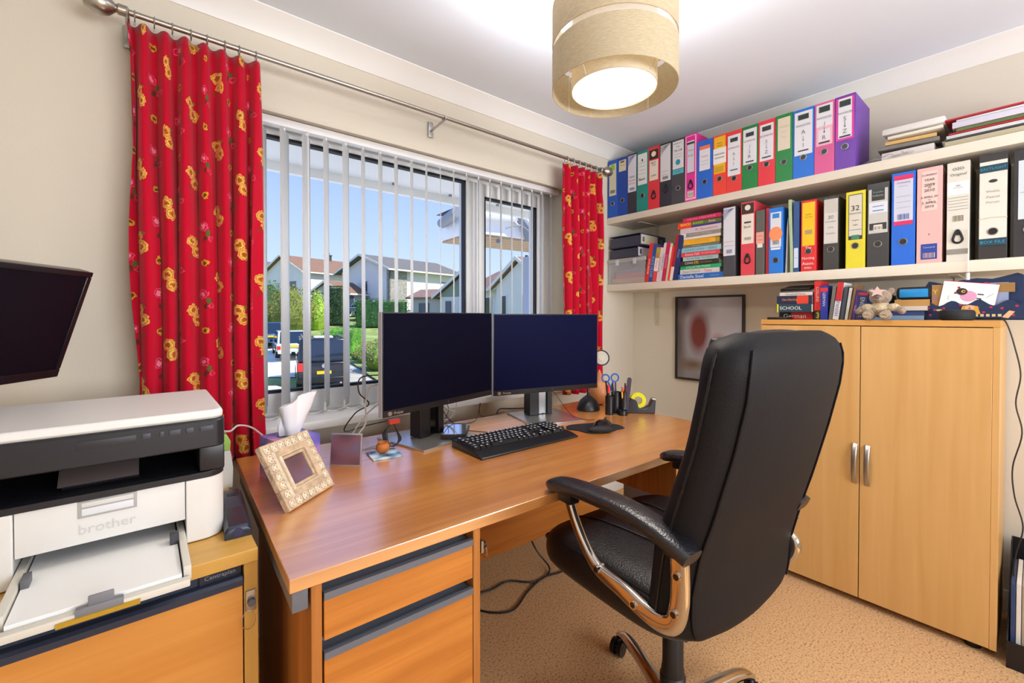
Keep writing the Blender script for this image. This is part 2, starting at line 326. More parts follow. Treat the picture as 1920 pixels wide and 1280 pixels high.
# ------------------------------------------------------------------ ring binders
def C_(h, r=.45, n=None): return mat('c_'+h, h, r)
PALE = C_('e9e4d6', .6); WL = C_('e8e8ec', .55)
def pattern_label(b, w, z0, z1, m, ww):
    # diagonal grid print in the upper part of a printed spine label
    h = z1-z0; n = 7
    for k in range(n):
        f = k/n
        b.add([(-.0016, ww/2*(1-2*f), z1), (-.0016, ww/2*(1-2*f)-ww*.05, z1), (-.0016, ww/2, z1-h*.42*f-h*.01), (-.0016, ww/2, z1-h*.42*f)], [(0, 1, 2, 3)], m)
    for k in range(n):
        zz = z1-h*.40*k/n
        b.add([(-.0017, ww/2, zz-h*.02), (-.0017, ww/2, zz-h*.03), (-.0017, -ww/2*(1-k/n*.9), z1-h*.0), (-.0017, -ww/2*(1-k/n*.9), z1-h*.01)], [(0, 1, 2, 3)], m)
def binder(y0, y1, h, col, label, labels=(), texts=(), hole=('ring', .24), shelf=1.825, xf=-.2955, name='ring_binder', grp=None, depth=.24, lean=0, marks=(), band=None):
    w = abs(y1-y0)-.0015; D = depth
    t = thing(name, label, 'binder' if name != 'box_file' else 'box file', (xf, max(y0, y1)-w/2-.0007, shelf), (lean, 0, 0), grp)
    cm = C_(col)
    b = MB(); b.box((0, -w/2, 0), (.003, w/2, h), cm); b.box((.003, -w/2, 0), (D, -w/2+.0025, h), cm); b.box((.003, w/2-.0025, 0), (D, w/2, h), cm)
    b.build('cover', t, bevel=.0009)
    b = MB(); b.box((.02, -w/2+.006, .006), (D-.015, w/2-.006, h-.02), PAPER); b.build('paper_block', t, smooth=0)
    if labels or texts:
        b = MB()
        for li, (f0, f1, lc, wf) in enumerate(labels):
            b.box((-.0009-.0003*li, -w/2*wf, h*f0), (-.0001, w/2*wf, h*f1), C_(lc, .55))
        for tx in texts:
            fz, s, sz, tcx = tx[:4]; wd_ = tx[4] if len(tx) > 4 else .8
            if s == '|v':
                b.rect((-.0022, 0, h*fz+.004), -Y, Z, .0018, sz*1.2, C_(tcx, .7)); b.add([(-.0022, .004, h*fz-sz*.3), (-.0022, -.004, h*fz-sz*.3), (-.0022, 0, h*fz-sz*.8)], [(0, 1, 2)], C_(tcx, .7))
            elif s == '#': # barcode
                for q in range(9): b.rect((-.0022, (q-4)*w*.055, h*fz), -Y, Z, w*(.02 if q % 3 else .035), sz, C_(tcx, .7))
            elif s == '=': b.rect((-.0021, 0, h*fz), -Y, Z, w*wd_, sz, C_(tcx, .6))
            elif s == 'x': pattern_label(b, w, h*fz, h*(fz+sz), C_(tcx, .6), w*wd_)
            elif s == 'o': b.disc((-.0020, 0, h*fz), -Y, Z, w*wd_/2, C_(tcx, .6), r2=sz)
            else: b.text(s, (-.0025, 0, h*fz), -Y, Z, w*wd_, sz, C_(tcx, .7))
        lo = b.build('spine_label', t, smooth=0)
    kind, fz = hole
    if kind == 'ring':
        b = MB(); r = .0125
        b.cyl((-.0004, 0, h*fz), (-.0012, 0, h*fz), r*.95, BLACK, n=20); b.tube([(-.0012, r*math.cos(a), h*fz+r*math.sin(a)) for a in [2*PI*k/20 for k in range(20)]], .0018, STEEL, n=6, closed=True)
        b.build('finger_ring', t)
    elif kind == 'drop':
        b = MB(); zc = h*fz; ring = []
        for k in range(24):
            a = 2*PI*k/24; ring.append((-.003, .013*math.cos(a)*(1-.45*max(0, math.sin(a))), zc+(.014 if math.sin(a) < 0 else .034)*math.sin(a)))
        b.tube(ring, .0038, BLACK, n=6, closed=True); b.cyl((-.0005, 0, zc+.022), (-.005, 0, zc+.022), .007, BLACK, n=14)
        b.build('finger_pull', t)
    if band:
        b = MB()
        for fz in band: b.tube([(-.0025, -w/2-.0005, h*fz), (-.0025, 0, h*fz+.004), (-.0025, w/2+.0003, h*fz)], .0012, C_('d8cbb4'), n=5)
        b.build('rubber_band', t)
    return t
FS, A4 = .372, .318
INV = 'e9e9ee'
U = [-.007, -.084, -.160, -.229, -.309, -.386, -.463, -.546, -.615, -.706, -.778, -.855, -.933, -1.011, -1.086, -1.173, -1.25, -1.325]
UP = 'ring binders standing on the upper wall shelf'
ST = ('2b3a35')
spec = [
 (FS, '1a55b4', 'tall blue ring binder with cream spine label and green flash, nearest the window', [(.38, .93, 'd8cfb4', .72), (.82, .92, '8fc31f', .4)], [(.45, '#', .02, '55514a')], ('ring', .24)),
 (FS, '15409b', 'tall darker blue ring binder with only a small square cream label at the top', [(.76, .95, 'd9cdb0', .72)], [(.92, '=', .012, '6b6455', .4), (.86, '=', .003, '8a8375', .5)], ('ring', .26)),
 (FS, '34323c', 'tall black ring binder with blue diagonal print and red lettering on its spine label', [(.36, .97, 'dad9e2', .9)], [(.52, 'x', .44, '5a64a8', .9), (.61, 'SALES', .010, '4a4a50', .7), (.55, 'PURCHASE', .010, 'c8616b', .75), (.5, 'No. Books', .010, 'c8616b', .7), (.41, '#', .016, '4a5a98')], (None, 0)),
 (FS, '1d8478', 'tall teal ring binder with a long white lined spine label', [(.44, .95, 'e2e5e2', .82)], [(.84, 'o', .008, '1c2b55', .12), (.8, '=', .002, '9aa09c', .6), (.74, '=', .002, '9aa09c', .6), (.68, '=', .002, '9aa09c', .6), (.62, '=', .002, '9aa09c', .6), (.53, 'Bank', .016, '3a3c40', .7)], ('ring', .26)),
 (FS, 'd6313b', 'tall red upper-shelf binder with black panel and cream shell emblem on its spine', [(.80, .95, '2e221c', .8), (.46, .78, 'e6dccb', .76)], [(.88, 'o', .016, 'e9dfc8', .42), (.74, 'BCT', .016, '55504a', .4), (.7, 'TO', .012, '55504a', .3), (.53, 'JUNE', .014, '3f5a48', .6)], ('drop', .20)),
 (FS, '2b2a33', 'tall black upper-shelf binder with grey diagonal print on its white label', [(.40, .97, 'dadadd', .86)], [(.56, 'x', .4, '6a6a72', .86), (.55, '=', .002, '9aa09c', .6), (.5, '=', .002, '9aa09c', .6), (.45, '#', .018, '33333a')], ('drop2', .26)),
 (FS, '3c3b40', 'tall charcoal ring binder with white label, turquoise globe mark and turquoise strip', [(.54, .97, 'dfe0e3', .82), (.46, .53, '4fb8c4', .8)], [(.93, 'BENEDICT', .008, '77767c', .7), (.88, 'SUN', .008, '77767c', .4), (.82, '70-118', .012, '3a3a40', .6), (.64, 'o', .016, '2a93ab', .35), (.495, 'EXCESS', .008, '2c5a6b', .7), (.76, '=', .002, '9aa09c', .6), (.72, '=', .002, '9aa09c', .6)], ('ring', .24)),
 (FS, 'd91f8a', 'tall bright pink ring binder with pale edges and a black ring pull', [(.02, .98, 'f1b6d2', .93), (.05, .97, 'dd2a92', .76), (.43, .9, 'd5d4de', .60), (.06, .15, 'd2cbc2', .55)], [(.865, '=', .012, '2f3b38', .62), (.76, 'Travel', .014, '8a6f8c', .5), (.68, 'B 05', .012, '8a8792', .4), (.42, '=', .003, '55505a', .62), (.1, '#', .018, '8a8580')], ('drop', .22)),
 (A4, '1f63c8', 'short blue ring binder with orange-topped white label, first of the short ones', [(.48, .90, 'e7e5ea', .66), (.84, .9, 'f07a4a', .66)], [(.72, 'Finance', .009, 'd08a7a', .5), (.64, '=', .002, 'b6b2ba', .5), (.58, '=', .002, 'b6b2ba', .5)], ('ring', .28)),
 (A4, 'e8402f', 'red ring binder with a yellow label partly covered by a white slip', [(.36, .97, 'f4b91c', .84), (.52, .78, 'f4f2ef', .96)], [(.86, '=', .003, '8a6a1a', .4), (.82, '=', .003, '8a6a1a', .4), (.68, 'PERSONAL', .008, '44444a', .8), (.62, 'INVOICES', .008, '44444a', .7), (.43, '=', .03, 'c9a318', .6)], ('ring', .27)),
 (A4, 'e23a34', 'red ring binder whose white label is handwritten ESTIMATES A to I', [(.27, .93, INV, .84)], [(.85, '=', .02, ST, .5), (.72, 'ESTIMATES', .008, 'b06a70', .7), (.62, 'A', .014, '88868e', .3), (.54, '|v', .012, '88868e'), (.46, 'I', .014, '88868e', .3), (.36, '=', .005, '3a3a40', .5)], ('ring', .22)),
 (A4, '127a34', 'green ring binder whose white label is handwritten ESTIMATES J to R', [(.39, .95, INV, .84)], [(.86, '=', .02, ST, .5), (.76, 'ESTIMATES', .008, '9a6a6a', .7), (.67, 'J', .016, '88868e', .3), (.59, '|v', .012, '88868e'), (.51, 'R', .016, '88868e', .3), (.43, '=', .006, '3a3a40', .5)], ('ring', .33)),
 (A4, 'e2353f', 'red ring binder whose white label is handwritten ESTIMATES S to Z', [(.38, .94, INV, .80)], [(.87, '=', .022, ST, .52), (.76, 'ESTIMATES', .009, '9a5a60', .75), (.67, 'S', .016, '88868e', .3), (.59, '|v', .012, '88868e'), (.51, 'Z', .016, '88868e', .3), (.43, '=', .006, '3a3a40', .52)], ('ring', .32)),
 (A4, '157f35', 'green ring binder with a plain cream label, between red and bright blue binders', [(.47, .95, 'e6d9c2', .72)], [(.82, 'Accounts', .007, 'cfb99c', .6), (.74, 'Receipt', .007, 'cfb99c', .5), (.66, 'Paid', .007, 'cfb99c', .4)], ('ring', .29)),
 (A4, '1e6fd2', 'bright blue ring binder whose white label is handwritten INVOICES A to I', [(.33, .96, INV, .84)], [(.88, '=', .024, ST, .5), (.76, 'INVOICES', .009, '77767c', .7), (.66, 'A', .018, '77767c', .3), (.56, '|v', .014, '77767c'), (.47, 'I', .018, '77767c', .3), (.39, '=', .006, '3a3a40', .5)], ('ring', .29)),
 (A4, 'd85a92', 'pink ring binder with a white label handwritten INVOICES J to R', [(.39, .97, INV, .82), (.39, .66, 'eeb9c9', .82), (.45, .62, 'e9e2e8', .6)], [(.90, '=', .026, ST, .55), (.78, 'INVOICES', .010, '77767c', .72), (.69, 'J', .018, '77767c', .3), (.60, '|v', .016, '3c3c44'), (.50, 'R', .018, '77767c', .3), (.43, '=', .007, '3a3a40', .55)], ('ring', .30)),
 (A4, '6a35a0', 'purple ring binder at the end of the upper row, label handwritten INVOICES S to Z', [(.39, .97, 'd93fa0', .88), (.42, .96, INV, .66)], [(.89, '=', .026, ST, .55), (.76, 'INVOICES', .010, '77767c', .72), (.68, 'S', .018, '77767c', .3), (.60, '|v', .016, '55545c'), (.51, 'Z', .018, '77767c', .3), (.44, '=', .007, '3a3a40', .55)], ('ring', .30)),
]
for i, (h, c, lab, labs, txs, hole) in enumerate(spec):
    if hole[0] == 'drop2': hole = ('drop', .26)
    binder(U[i], U[i+1], h+random.uniform(-.002, .002), c, lab, labs, txs, hole, grp=UP)
LO = 'binders standing on the lower wall shelf'; LZ = 1.388
binder(-.763, -.826, FS-.008, '3f3d42', 'black ring binder with blue and white diagonal print, next to the book stack', [(.30, .99, 'dcdce2', .98)], [(.55, 'x', .42, '5f78b8', .98), (.5, '=', .002, 'a0a0a8', .8), (.44, '=', .002, 'a0a0a8', .8), (.36, '#', .02, '4a60a0')], (None, 0), LZ, grp=LO)
b_ = binder(-.852, -.920, FS, 'd5434d', 'red box file style binder with black shell emblem panel and black ring pull', [(.84, .98, '2c221e', .86), (.43, .83, 'e9e1d3', .86)], [(.92, 'o', .014, 'e9dfc8', .42), (.72, '=', .008, '2a2a2a', .5), (.66, 'Bank', .012, '66625c', .5), (.5, '#', .014, '77726a')], ('drop', .20), LZ, grp=LO)
binder(-.924, -.965, A4, '55534c', 'thin dark grey binder with a pink paper note taped to its spine', [(.48, .66, 'e8a090', .9), (.42, .48, 'e9e4dc', .6)], [(.6, '=', .002, '8a6a66', .6), (.54, '=', .002, '8a6a66', .5)], (None, 0), LZ, grp=LO)
b = MB(); b.box((.01, -.0085, 0), (.25, .0085, .325), C_('b02030')); tag(b.build('folder', loc=(-.2955, -.9755, LZ), bevel=.001), 'slim dark red folder squeezed behind the bright blue binder with orange note', 'folder')
binder(-.985, -1.047, A4, '1f78d8', 'bright blue ring binder with an orange round sticky note over its label', [(.40, .93, 'dfe3e8', .78), (.84, .91, '2f7fc8', .5)], [(.60, 'o', .035, 'f5925f', .95), (.47, '#', .02, '6a6a70'), (.375, '=', .01, 'e9edf2', .7)], ('ring', .20), LZ, grp=LO)
t = thing('paper_sheaf', 'loose sheaf of white papers leaning against a pale green wallet', 'papers', (-.29, -1.056, LZ), (math.radians(1.5), 0, 0))
for k in range(4):
    b = MB(); b.box((.004*k, -.0045+k*.0024, 0), (.21, -.0035+k*.0024, .26-.012*k), PAPER); b.build('paper_sheet', t, smooth=0)
t = thing('document_wallet', 'pale green document wallet curving over papers on lower shelf', 'folder', (-.2955, -1.078, LZ))
b = MB(); b.loft([[(0, -.008+o, z), (.24, -.008+o, z), (.24, .006+o, z), (0, .006+o, z)] for z, o in ((0, -.005), (.1, -.004), (.2, 0), (.3, .003), (.335, .004), (.345, .004))], C_('a9bd94')); b.build('cover', t, bevel=.002)
binder(-1.09, -1.116, A4+.012, '22487f', 'slim navy blue binder with white patch, beside the pale green wallet', [(.06, .34, 'd5e0ee', .7)], [(.2, '=', .002, '6f8fb8', .4)], (None, 0), LZ, grp=LO)
binder(-1.122, -1.184, A4+.008, 'd62528', 'red ring binder with a yellow label and white Nursing Assoc handwriting', [(.36, .97, 'f2c414', .82)], [(.8, 'LEVER', .006, '8a6a20', .4), (.76, 'ARCH FILE', .006, '8a6a20', .5), (.55, '#', .02, '8a90a0'), (.33, 'The', .012, 'f4f0ee', .4), (.18, 'Nursing', .016, 'f4f0ee', .8), (.11, 'Assoc.', .016, 'f4f0ee', .8), (.05, 'misc.', .01, 'f4f0ee', .5)], ('ring', .28), LZ, grp=LO)
binder(-1.210, -1.268, A4+.006, '33312f', 'black ring binder with a tall grey handwritten label, beside the yellow binder', [(.36, .97, 'c9c5bc', .92), (.38, .78, 'd5d2ca', .88)], [(.72, '30', .016, '8a8880', .5), (.66, 'December', .007, '8a8880', .7), (.58, 'Spring', .007, '6a6a6a', .5), (.50, 'Summer', .007, '8a8880', .6)], ('ring', .28), LZ, grp=LO)
binder(-1.293, -1.362, A4+.012, 'dfd22a', 'yellow ring binder with a torn black and white label marked 32', [(.37, .96, '2e2d2a', .72), (.42, .95, 'd9d3c4', .66), (.37, .43, '3d7a5a', .4)], [(.78, '32', .022, '33332f', .5), (.71, 'MONTHS', .008, '55554f', .6), (.62, 'August', .008, '55554f', .6), (.56, 'Light', .008, '55554f', .4), (.5, 'Consumables', .008, '2f8f8f', .62)], ('ring', .29), LZ, grp=LO)
binder(-1.367, -1.440, A4+.030, '333133', 'black ring binder with green diamond marks and stickers on a torn white label', [(.40, .93, 'c8c6bf', .88), (.79, .93, '2e2c2c', .6), (.64, .77, 'dfe3ea', .84), (.44, .52, '2e2c2c', .78), (.43, .5, 'e3dfd2', .4)], [(.89, 'Transfer', .008, '6fa89c', .5), (.85, 'Indexes', .008, 'a8a8a0', .5), (.72, '=', .004, '7f8fc0', .5), (.67, '=', .004, '3f80b0', .5), (.46, '#', .014, '6a6a66')], ('ring', .27), LZ, grp=LO)
binder(-1.446, -1.520, FS, '1565d2', 'large bright blue ring binder with a pink-edged white spine label', [(.43, .97, 'cfd2e0', .80), (.92, .97, 'd02a62', .80), (.43, .475, 'd02a62', .80)], [(.89, 'Concord', .008, '7a6a9a', .55), (.85, '=', .002, 'b0a8c0', .4), (.74, '=', .002, 'b0b2c4', .6), (.68, '=', .002, 'b0b2c4', .6), (.62, '=', .002, 'b0b2c4', .6), (.52, '#', .022, '3a55a8')], ('ring', .25), LZ, grp=LO)
binder(-1.523, -1.597, FS, 'e8b5b0', 'large pale pink ring binder handwritten CURRENT YEAR 2009 - 2010', [(.55, .96, 'edcdc4', .62), (.04, .20, '1f3f95', .64)], [(.92, 'CURRENT', .016, '2a2528', .6), (.87, 'YEAR', .015, '2a2528', .42), (.815, '2009', .014, '2a2528', .42), (.79, '-', .003, '2a2528', .1), (.76, '2010', .014, '2a2528', .42), (.69, '6 APRIL 09', .013, '2a2528', .66), (.66, 'TO', .008, '2a2528', .12), (.63, '5 APRIL', .013, '2a2528', .58), (.59, '2010', .012, '2a2528', .36), (.3, 'o', .002, '2a2528', .06), (.165, 'Concord', .007, 'd8c8d0', .45), (.08, '#', .02, 'd8b8a8')], (None, 0), LZ, grp=LO)
binder(-1.608, -1.670, FS, 'd9d3c4', 'large cream binder marked Original with a black ring pull', [(.0, .99, 'dedacd', .98), (.67, .8, 'f0efee', .98)], [(.93, 'O2O', .024, '3a3632', .5), (.87, 'Original', .018, '6a6660', .7), (.76, 'FILE', .005, '44444a', .2), (.74, 'the records', .005, '44444a', .4), (.64, '=', .0015, '8a867c', .9), (.61, '=', .0015, '8a867c', .9), (.58, '=', .0015, '8a867c', .9), (.55, '=', .0015, '8a867c', .9), (.52, '=', .0015, '8a867c', .9), (.43, '#', .022, '77684a'), (.095, '=', .02, '8f8a80', .95)], ('drop', .22), LZ, grp=LO)
binder(-1.692, -1.764, FS+.006, '2e2a29', 'large black and white binder with a dark blue EASTLIGHT band', [(.15, .93, 'e3ddd0', .96)], [(.86, '=', .026, '16384a', .96), (.86, 'EASTLIGHT', .014, '2f9ab0', .9), (.74, 'o', .006, '33332f', .3), (.64, 'Weekly', .010, 'a8a298', .5), (.59, 'Petrol', .010, 'a8a298', .45), (.54, 'Forum', .010, 'a8a298', .45), (.16, '=', .026, '16384a', .96), (.16, 'BOX FILE', .013, '2f9ab0', .85)], ('ring', .26), LZ, grp=LO, band=(.385,))
binder(-1.776, -1.850, FS, '2b2a2c', 'large black binder with a white label, furthest along the lower shelf', [(.35, .9, 'cfd8dc', .7)], [(.6, '=', .002, 'a0a8ac', .6)], ('ring', .25), LZ, grp=LO)
binder(-1.853, -1.925, FS, '3a4a6a', 'slate blue binder beyond the last black binder on the lower shelf', [(.35, .9, 'd9d8d0', .7)], [], ('ring', .25), LZ, grp=LO)

# ---- leaning paperbacks
def book(yb, w, h, d, col, label, lean=0, pages='e4dccb', texts=(), x=-.292, z=LZ, grp=None, stripe=(), flat=False, rz=0, name='book', vert=True):
    t = thing(name, label, 'book', (x, yb, z), (math.radians(lean), 0, rz), grp)
    cm = C_(col, .4); b = MB(); c = .0012
    if not flat:
        b.box((0, 0, 0), (c, w, h), cm); b.box((c, 0, 0), (d, c, h), cm); b.box((c, w-c, 0), (d, w, h), cm)
        for (f0, f1, sc) in stripe: b.box((-.0006, -.0002, h*f0), (0, w+.0002, h*f1), C_(sc, .4))
        for (f, s, sz, tcx) in texts: b.text(s, (-.0012, w/2, h*f), -Z, -Y, h*sz, w*.62, C_(tcx, .5))
        b.build('cover', t)
        b = MB(); b.box((c, c, .003), (d-.004, w-c, h-.003), C_(pages, .9)); b.build('page_block', t, smooth=0)
    else:   # lying flat: length h runs along -y, thickness w is up
        b.box((0, -h, 0), (c, 0, w), cm); b.box((c, -h, 0), (d, 0, c), cm); b.box((c, -h, w-c), (d, 0, w), cm)
        for (f0, f1, sc) in stripe: b.box((-.0006, -h*f1, -.0001), (0, -h*f0, w+.0001), C_(sc, .4))
        for (f, s, sz, tcx) in texts: b.text(s, (-.0012, -h*f, w/2), -Y, Z, h*sz, w*.6, C_(tcx, .5))
        b.build('cover', t)
        b = MB(); b.box((c, -h+.003, c), (d-.004, -.003, w-c), C_(pages, .9)); b.build('page_block', t, smooth=0)
    return t
VB = 'paperbacks leaning upright on the lower shelf'
vb = [(.024, .235, 'd8322c', 'red leaning paperback with white spine lettering, nearest the plastic box', [(.4, 'JAYA SADOR', .7, 'f2e9e0')], ()),
 (.024, .225, '1c4f94', 'blue leaning paperback with pale lettering beside the red one', [(.4, 'ALICE OLDER', .7, 'a8c8e6')], ()),
 (.026, .205, 'd94a44', 'red, green and white striped leaning book', [(.6, 'Baby Names', .5, 'c05060')], ((.3, .68, 'efe9e2'), (.68, .98, 'a8983a'))),
 (.016, .200, 'e8cdd6', 'thin pale pink leaning book with grey lettering', [(.5, 'The Little Cook', .8, '6a6670')], ()),
 (.016, .225, 'd5d8d2', 'thin white leaning book with dark lettering', [(.5, 'GARDEN DAYS', .7, '55555a')], ()),
 (.024, .225, 'c01f52', 'dark pink leaning book between white book and striped book', [(.5, 'SUMMER', .4, 'e08aa8')], ((0, .9, 'bb1d4e'),)),
 (.012, .218, 'c9d0a8', 'thin pale green leaning book', [], ((.6, .9, 'e6e0d0'),)),
 (.012, .200, 'e63a26', 'thin orange-red leaning book', [], ()),
 (.018, .262, '9c1c2c', 'tall dark red hardback with cream edge, behind the navy book', [], ((.0, .3, 'e6dccb'),)),
 (.028, .255, '1d2a5e', 'thick navy blue book leaning against the horizontal stack', [(.6, 'Atlas', .3, '8a98c8')], ())]
y = -.283; first = True
for w, h, c, lab, tx, stp in vb:
    y -= w*1.03/math.cos(math.radians(9))+.0008; book(y, w, h, .17, c, lab, 9, texts=tx, stripe=stp, grp=VB)
# ---- horizontal stack of paperbacks
HB = 'paperbacks stacked flat on the lower shelf'
k_ = 1.27
hb = [(.024, -.505, .258, '1f5fa8', 'blue paperback lettered Danielle Steel, lowest of the flat stack', [(.32, 'Danielle Steel', .52, 'eef2f6'), (.82, 'Undercover', .2, 'a8c8e8')], 0),
 (.021, -.515, .225, 'd6cfc8', 'off-white paperback lettered Dawn French, second from the bottom of the stack', [(.3, 'Dawn French', .45, '8a7f92'), (.72, 'Time', .2, 'cf5a86')], .01),
 (.016, -.515, .235, '13a56a', 'bright green paperback in the stack under the COWS book', [(.45, 'COLLECTED POEMS', .6, 'c2f0d8')], -.02),
 (.021, -.515, .225, '2a2216', 'dark brown paperback lettered COWS with lime edge', [(.25, 'COWS', .22, 'e9e4d8'), (.44, 'm', .1, 'f2b81e'), (.68, 'SPORTS REMEMBERED', .3, 'b8a060')], 0),
 (.019, -.53, .20, 'aec9c9', 'pale blue-green paperback above the COWS book', [(.3, 'Amanda Ridge', .4, '3a6f8a'), (.7, 'the nightly', .3, '7a8f94')], .02),
 (.018, -.522, .22, 'd9434f', 'coral red paperback lettered Emma Hall', [(.3, 'Emma Hall', .4, 'f6dcd8'), (.72, 'MY EVERYTHING', .35, 'f0c0bc')], -.01),
 (.021, -.522, .228, '8ebfcb', 'light blue paperback above the coral red one', [(.35, 'AGAINST LOVERS', .5, '5a78b0'), (.8, 'ADELE', .2, '3f6f86')], 0),
 (.014, -.522, .215, '6c6a55', 'dark green-grey paperback with a mottled photo spine', [(.4, 'countryside', .4, 'b8b8a0')], .015),
 (.022, -.518, .218, 'f0b01c', 'bright yellow paperback in the middle of the stack', [(.5, 'A GOOD TIME', .5, 'd89a14')], .02),
 (.012, -.515, .232, 'e6d8c8', 'thin cream paperback on top of the yellow one', [], -.01),
 (.016, -.525, .222, '8a857e', 'grey paperback with a pale tip in the upper stack', [(.5, 'AN INSPECTOR CALLS', .6, 'c8c4bc')], 0),
 (.024, -.515, .235, 'd2c2c6', 'pinkish white thick paperback with red markings', [(.42, 'm', .06, 'c03040'), (.72, 'Revelations', .4, 'd0848c')], -.01),
 (.009, -.50, .25, '3d2d78', 'thin purple paperback beneath the rainbow lettered one', [], .01),
 (.018, -.50, .245, '5a6a2a', 'rainbow lettered Beach Bodies paperback, second from the top', [(.18, 'BEACH', .25, 'f6e24a'), (.48, 'BODIES', .24, '9fdc3a'), (.8, 'Ross', .2, 'e6c8b0')], .02),
 (.018, -.53, .218, 'c81c58', 'magenta paperback lettered It Ends With Us, topmost of the stack', [(.25, 'COLLEEN HOOVER', .3, 'f2d0de'), (.65, 'IT ENDS WITH US', .42, 'f2b8cc')], -.015)]
z = LZ
for i, (w, y0, l, c, lab, tx, r) in enumerate(hb):
    stp = ((0, .32, 'e8401e'),) if 'rainbow' in lab else (((0, .12, 'e8e0d0'),) if 'pale tip' in lab else (((.9, .99, 'b09020'),) if 'bright yellow' in lab else ()))
    w *= k_; book(y0, w-.0006, l, .135, c, lab, 0, texts=tx, stripe=stp, x=-.292+abs(r)*.35+.001, z=z, grp=HB, flat=True, rz=r); z += w
# ---- plastic box and two lying files at the window end of the lower shelf
CLEAR = mat('clear_plastic', 'd8dadd', .25, alpha=.32, spec=.5)
t = thing('storage_box', 'clear plastic storage box with lid holding red and orange papers on lower shelf', 'box', (-.292, -.285, LZ))
b = MB(); w_, d_, h_, q = .275, .27, .15, .0025
for lo, hi in (((0, 0, 0), (d_, w_, q)), ((0, 0, q), (q, w_, h_)), ((d_-q, 0, q), (d_, w_, h_)), ((q, 0, q), (d_-q, q, h_)), ((q, w_-q, q), (d_-q, w_, h_))): b.box(lo, hi, CLEAR)
b.build('tub', t, smooth=0)
b = MB(); b.box((-.004, -.004, h_-.012), (d_+.004, w_+.004, h_+.012), mat('lid_plastic', 'd4d2cf', .3, alpha=.6), bev=.003)
for yy in (.06, .19): b.box((-.010, yy, h_-.03), (-.004, yy+.02, h_+.005), mat('clip_plastic', 'dedede', .3, alpha=.8))
b.build('lid', t)
for (nm, lab, c, lo, hi) in (('envelope', 'orange envelope lying inside the clear plastic box', 'd8884a', (-.28, -.27, LZ+.004), (-.06, -.03, LZ+.035)), ('notebook', 'red notebook lying inside the clear plastic box', 'c02a30', (-.278, -.265, LZ+.0355), (-.07, -.06, LZ+.07)), ('notebook', 'blue exercise book lying on the red notebook inside the clear box', '44508a', (-.276, -.24, LZ+.0705), (-.08, -.04, LZ+.082)), ('leaflet', 'purple leaflet on top inside the clear plastic box', 'a0507a', (-.27, -.22, LZ+.0825), (-.09, -.07, LZ+.09))):
    b = MB(); b.box(lo, hi, C_(c)); tag(b.build(nm, bevel=.001), lab, nm)
z = LZ+.163
for (h, c, lab, y0, y1, lc) in ((.07, '2c2b36', 'black lever arch file lying flat on the plastic storage box', -.235, -.02, 'd8d8e0'), (.075, '26335f', 'navy blue lever arch file lying flat on top of the black one', -.255, -.02, 'cfc8b0')):
    t = thing('box_file', lab, 'file', (-.292, y0, z)); w = y1-y0; b = MB(); cm = C_(c)
    b.box((0, 0, 0), (.28, w, .003), cm); b.box((0, 0, h-.003), (.28, w, h), cm); b.box((0, 0, .003), (.28, .003, h-.003), cm); b.build('cover', t, bevel=.0008)
    b = MB(); b.box((.004, .004, .004), (.27, w-.01, h-.012), C_('3a3a48')); b.build('paper_block', t, smooth=0)
    b = MB(); b.box((.005, -.001, .008), (.19, -.0001, h-.008), C_(lc)); b.rect((.03, -.0015, h/2), X, Z, .02, .03, C_('555a66')); b.build('spine_label', t, smooth=0)
    b = MB(); b.tube([(.225+.012*math.cos(a), -.0015, h/2+.012*math.sin(a)) for a in [2*PI*k/16 for k in range(16)]], .002, STEEL, n=5, closed=True); b.build('finger_ring', t)
    z += h+.001
# ---- paper heaps at the end of the upper shelf
UZ = 1.825
t = thing('paper_pile', 'pile of white catalogues in crumpled clear plastic on the upper shelf', 'papers', (-.285, -1.41, UZ))
def slab(t, nm, lo, hi, m, tilt=0, rz=0, bev=.002):
    b = MB(); T = Matrix.Translation(Vector(lo)) @ Euler((tilt, 0, rz)).to_matrix().to_4x4()
    b.box((0, 0, 0), (hi[0]-lo[0], hi[1]-lo[1], hi[2]-lo[2]), m, T, bev=bev); return b.build(nm, t)
slab(t, 'magazine', (.005, -.16, .002), (.20, -.0, .032), C_('d4cdc8'), .0)
slab(t, 'magazine', (.0, -.175, .037), (.21, .012, .052), C_('6f6a66'), .03, .03)
slab(t, 'magazine', (.02, -.165, .060), (.22, -.01, .075), C_('d9b06a'), .02, .07)
slab(t, 'magazine', (.0, -.185, .082), (.2, -.02, .094), C_('e0d8c6'), 0, .03)
slab(t, 'magazine', (-.01, -.19, .098), (.2, -.0, .124), C_('e4e2de'), .03, -.05, .008)
b = MB(); r_ = random.Random(3); rg = []
for i in range(13):
    f = i/12; ring = []
    for k in range(16):
        a = 2*PI*k/16; w_ = .105*math.sin(PI*(.06+.88*f))**.5*(1+r_.uniform(-.12, .12)); ring.append((.10+w_*math.cos(a), .075-.24*f+r_.uniform(-.006, .006), max(.0008, .017+(.019 if f > .3 else .012)*math.sin(a)*(1+r_.uniform(-.2, .2)))))
    rg.append(ring)
b.loft(rg, mat('poly_bag', 'cfc8c8', .15, alpha=.42)); b.build('plastic_wrap', t, smooth=20)
t = thing('folder_pile', 'heap of red and grey folders stuffed with papers at the end of the upper shelf', 'folders', (-.285, -1.60, UZ))
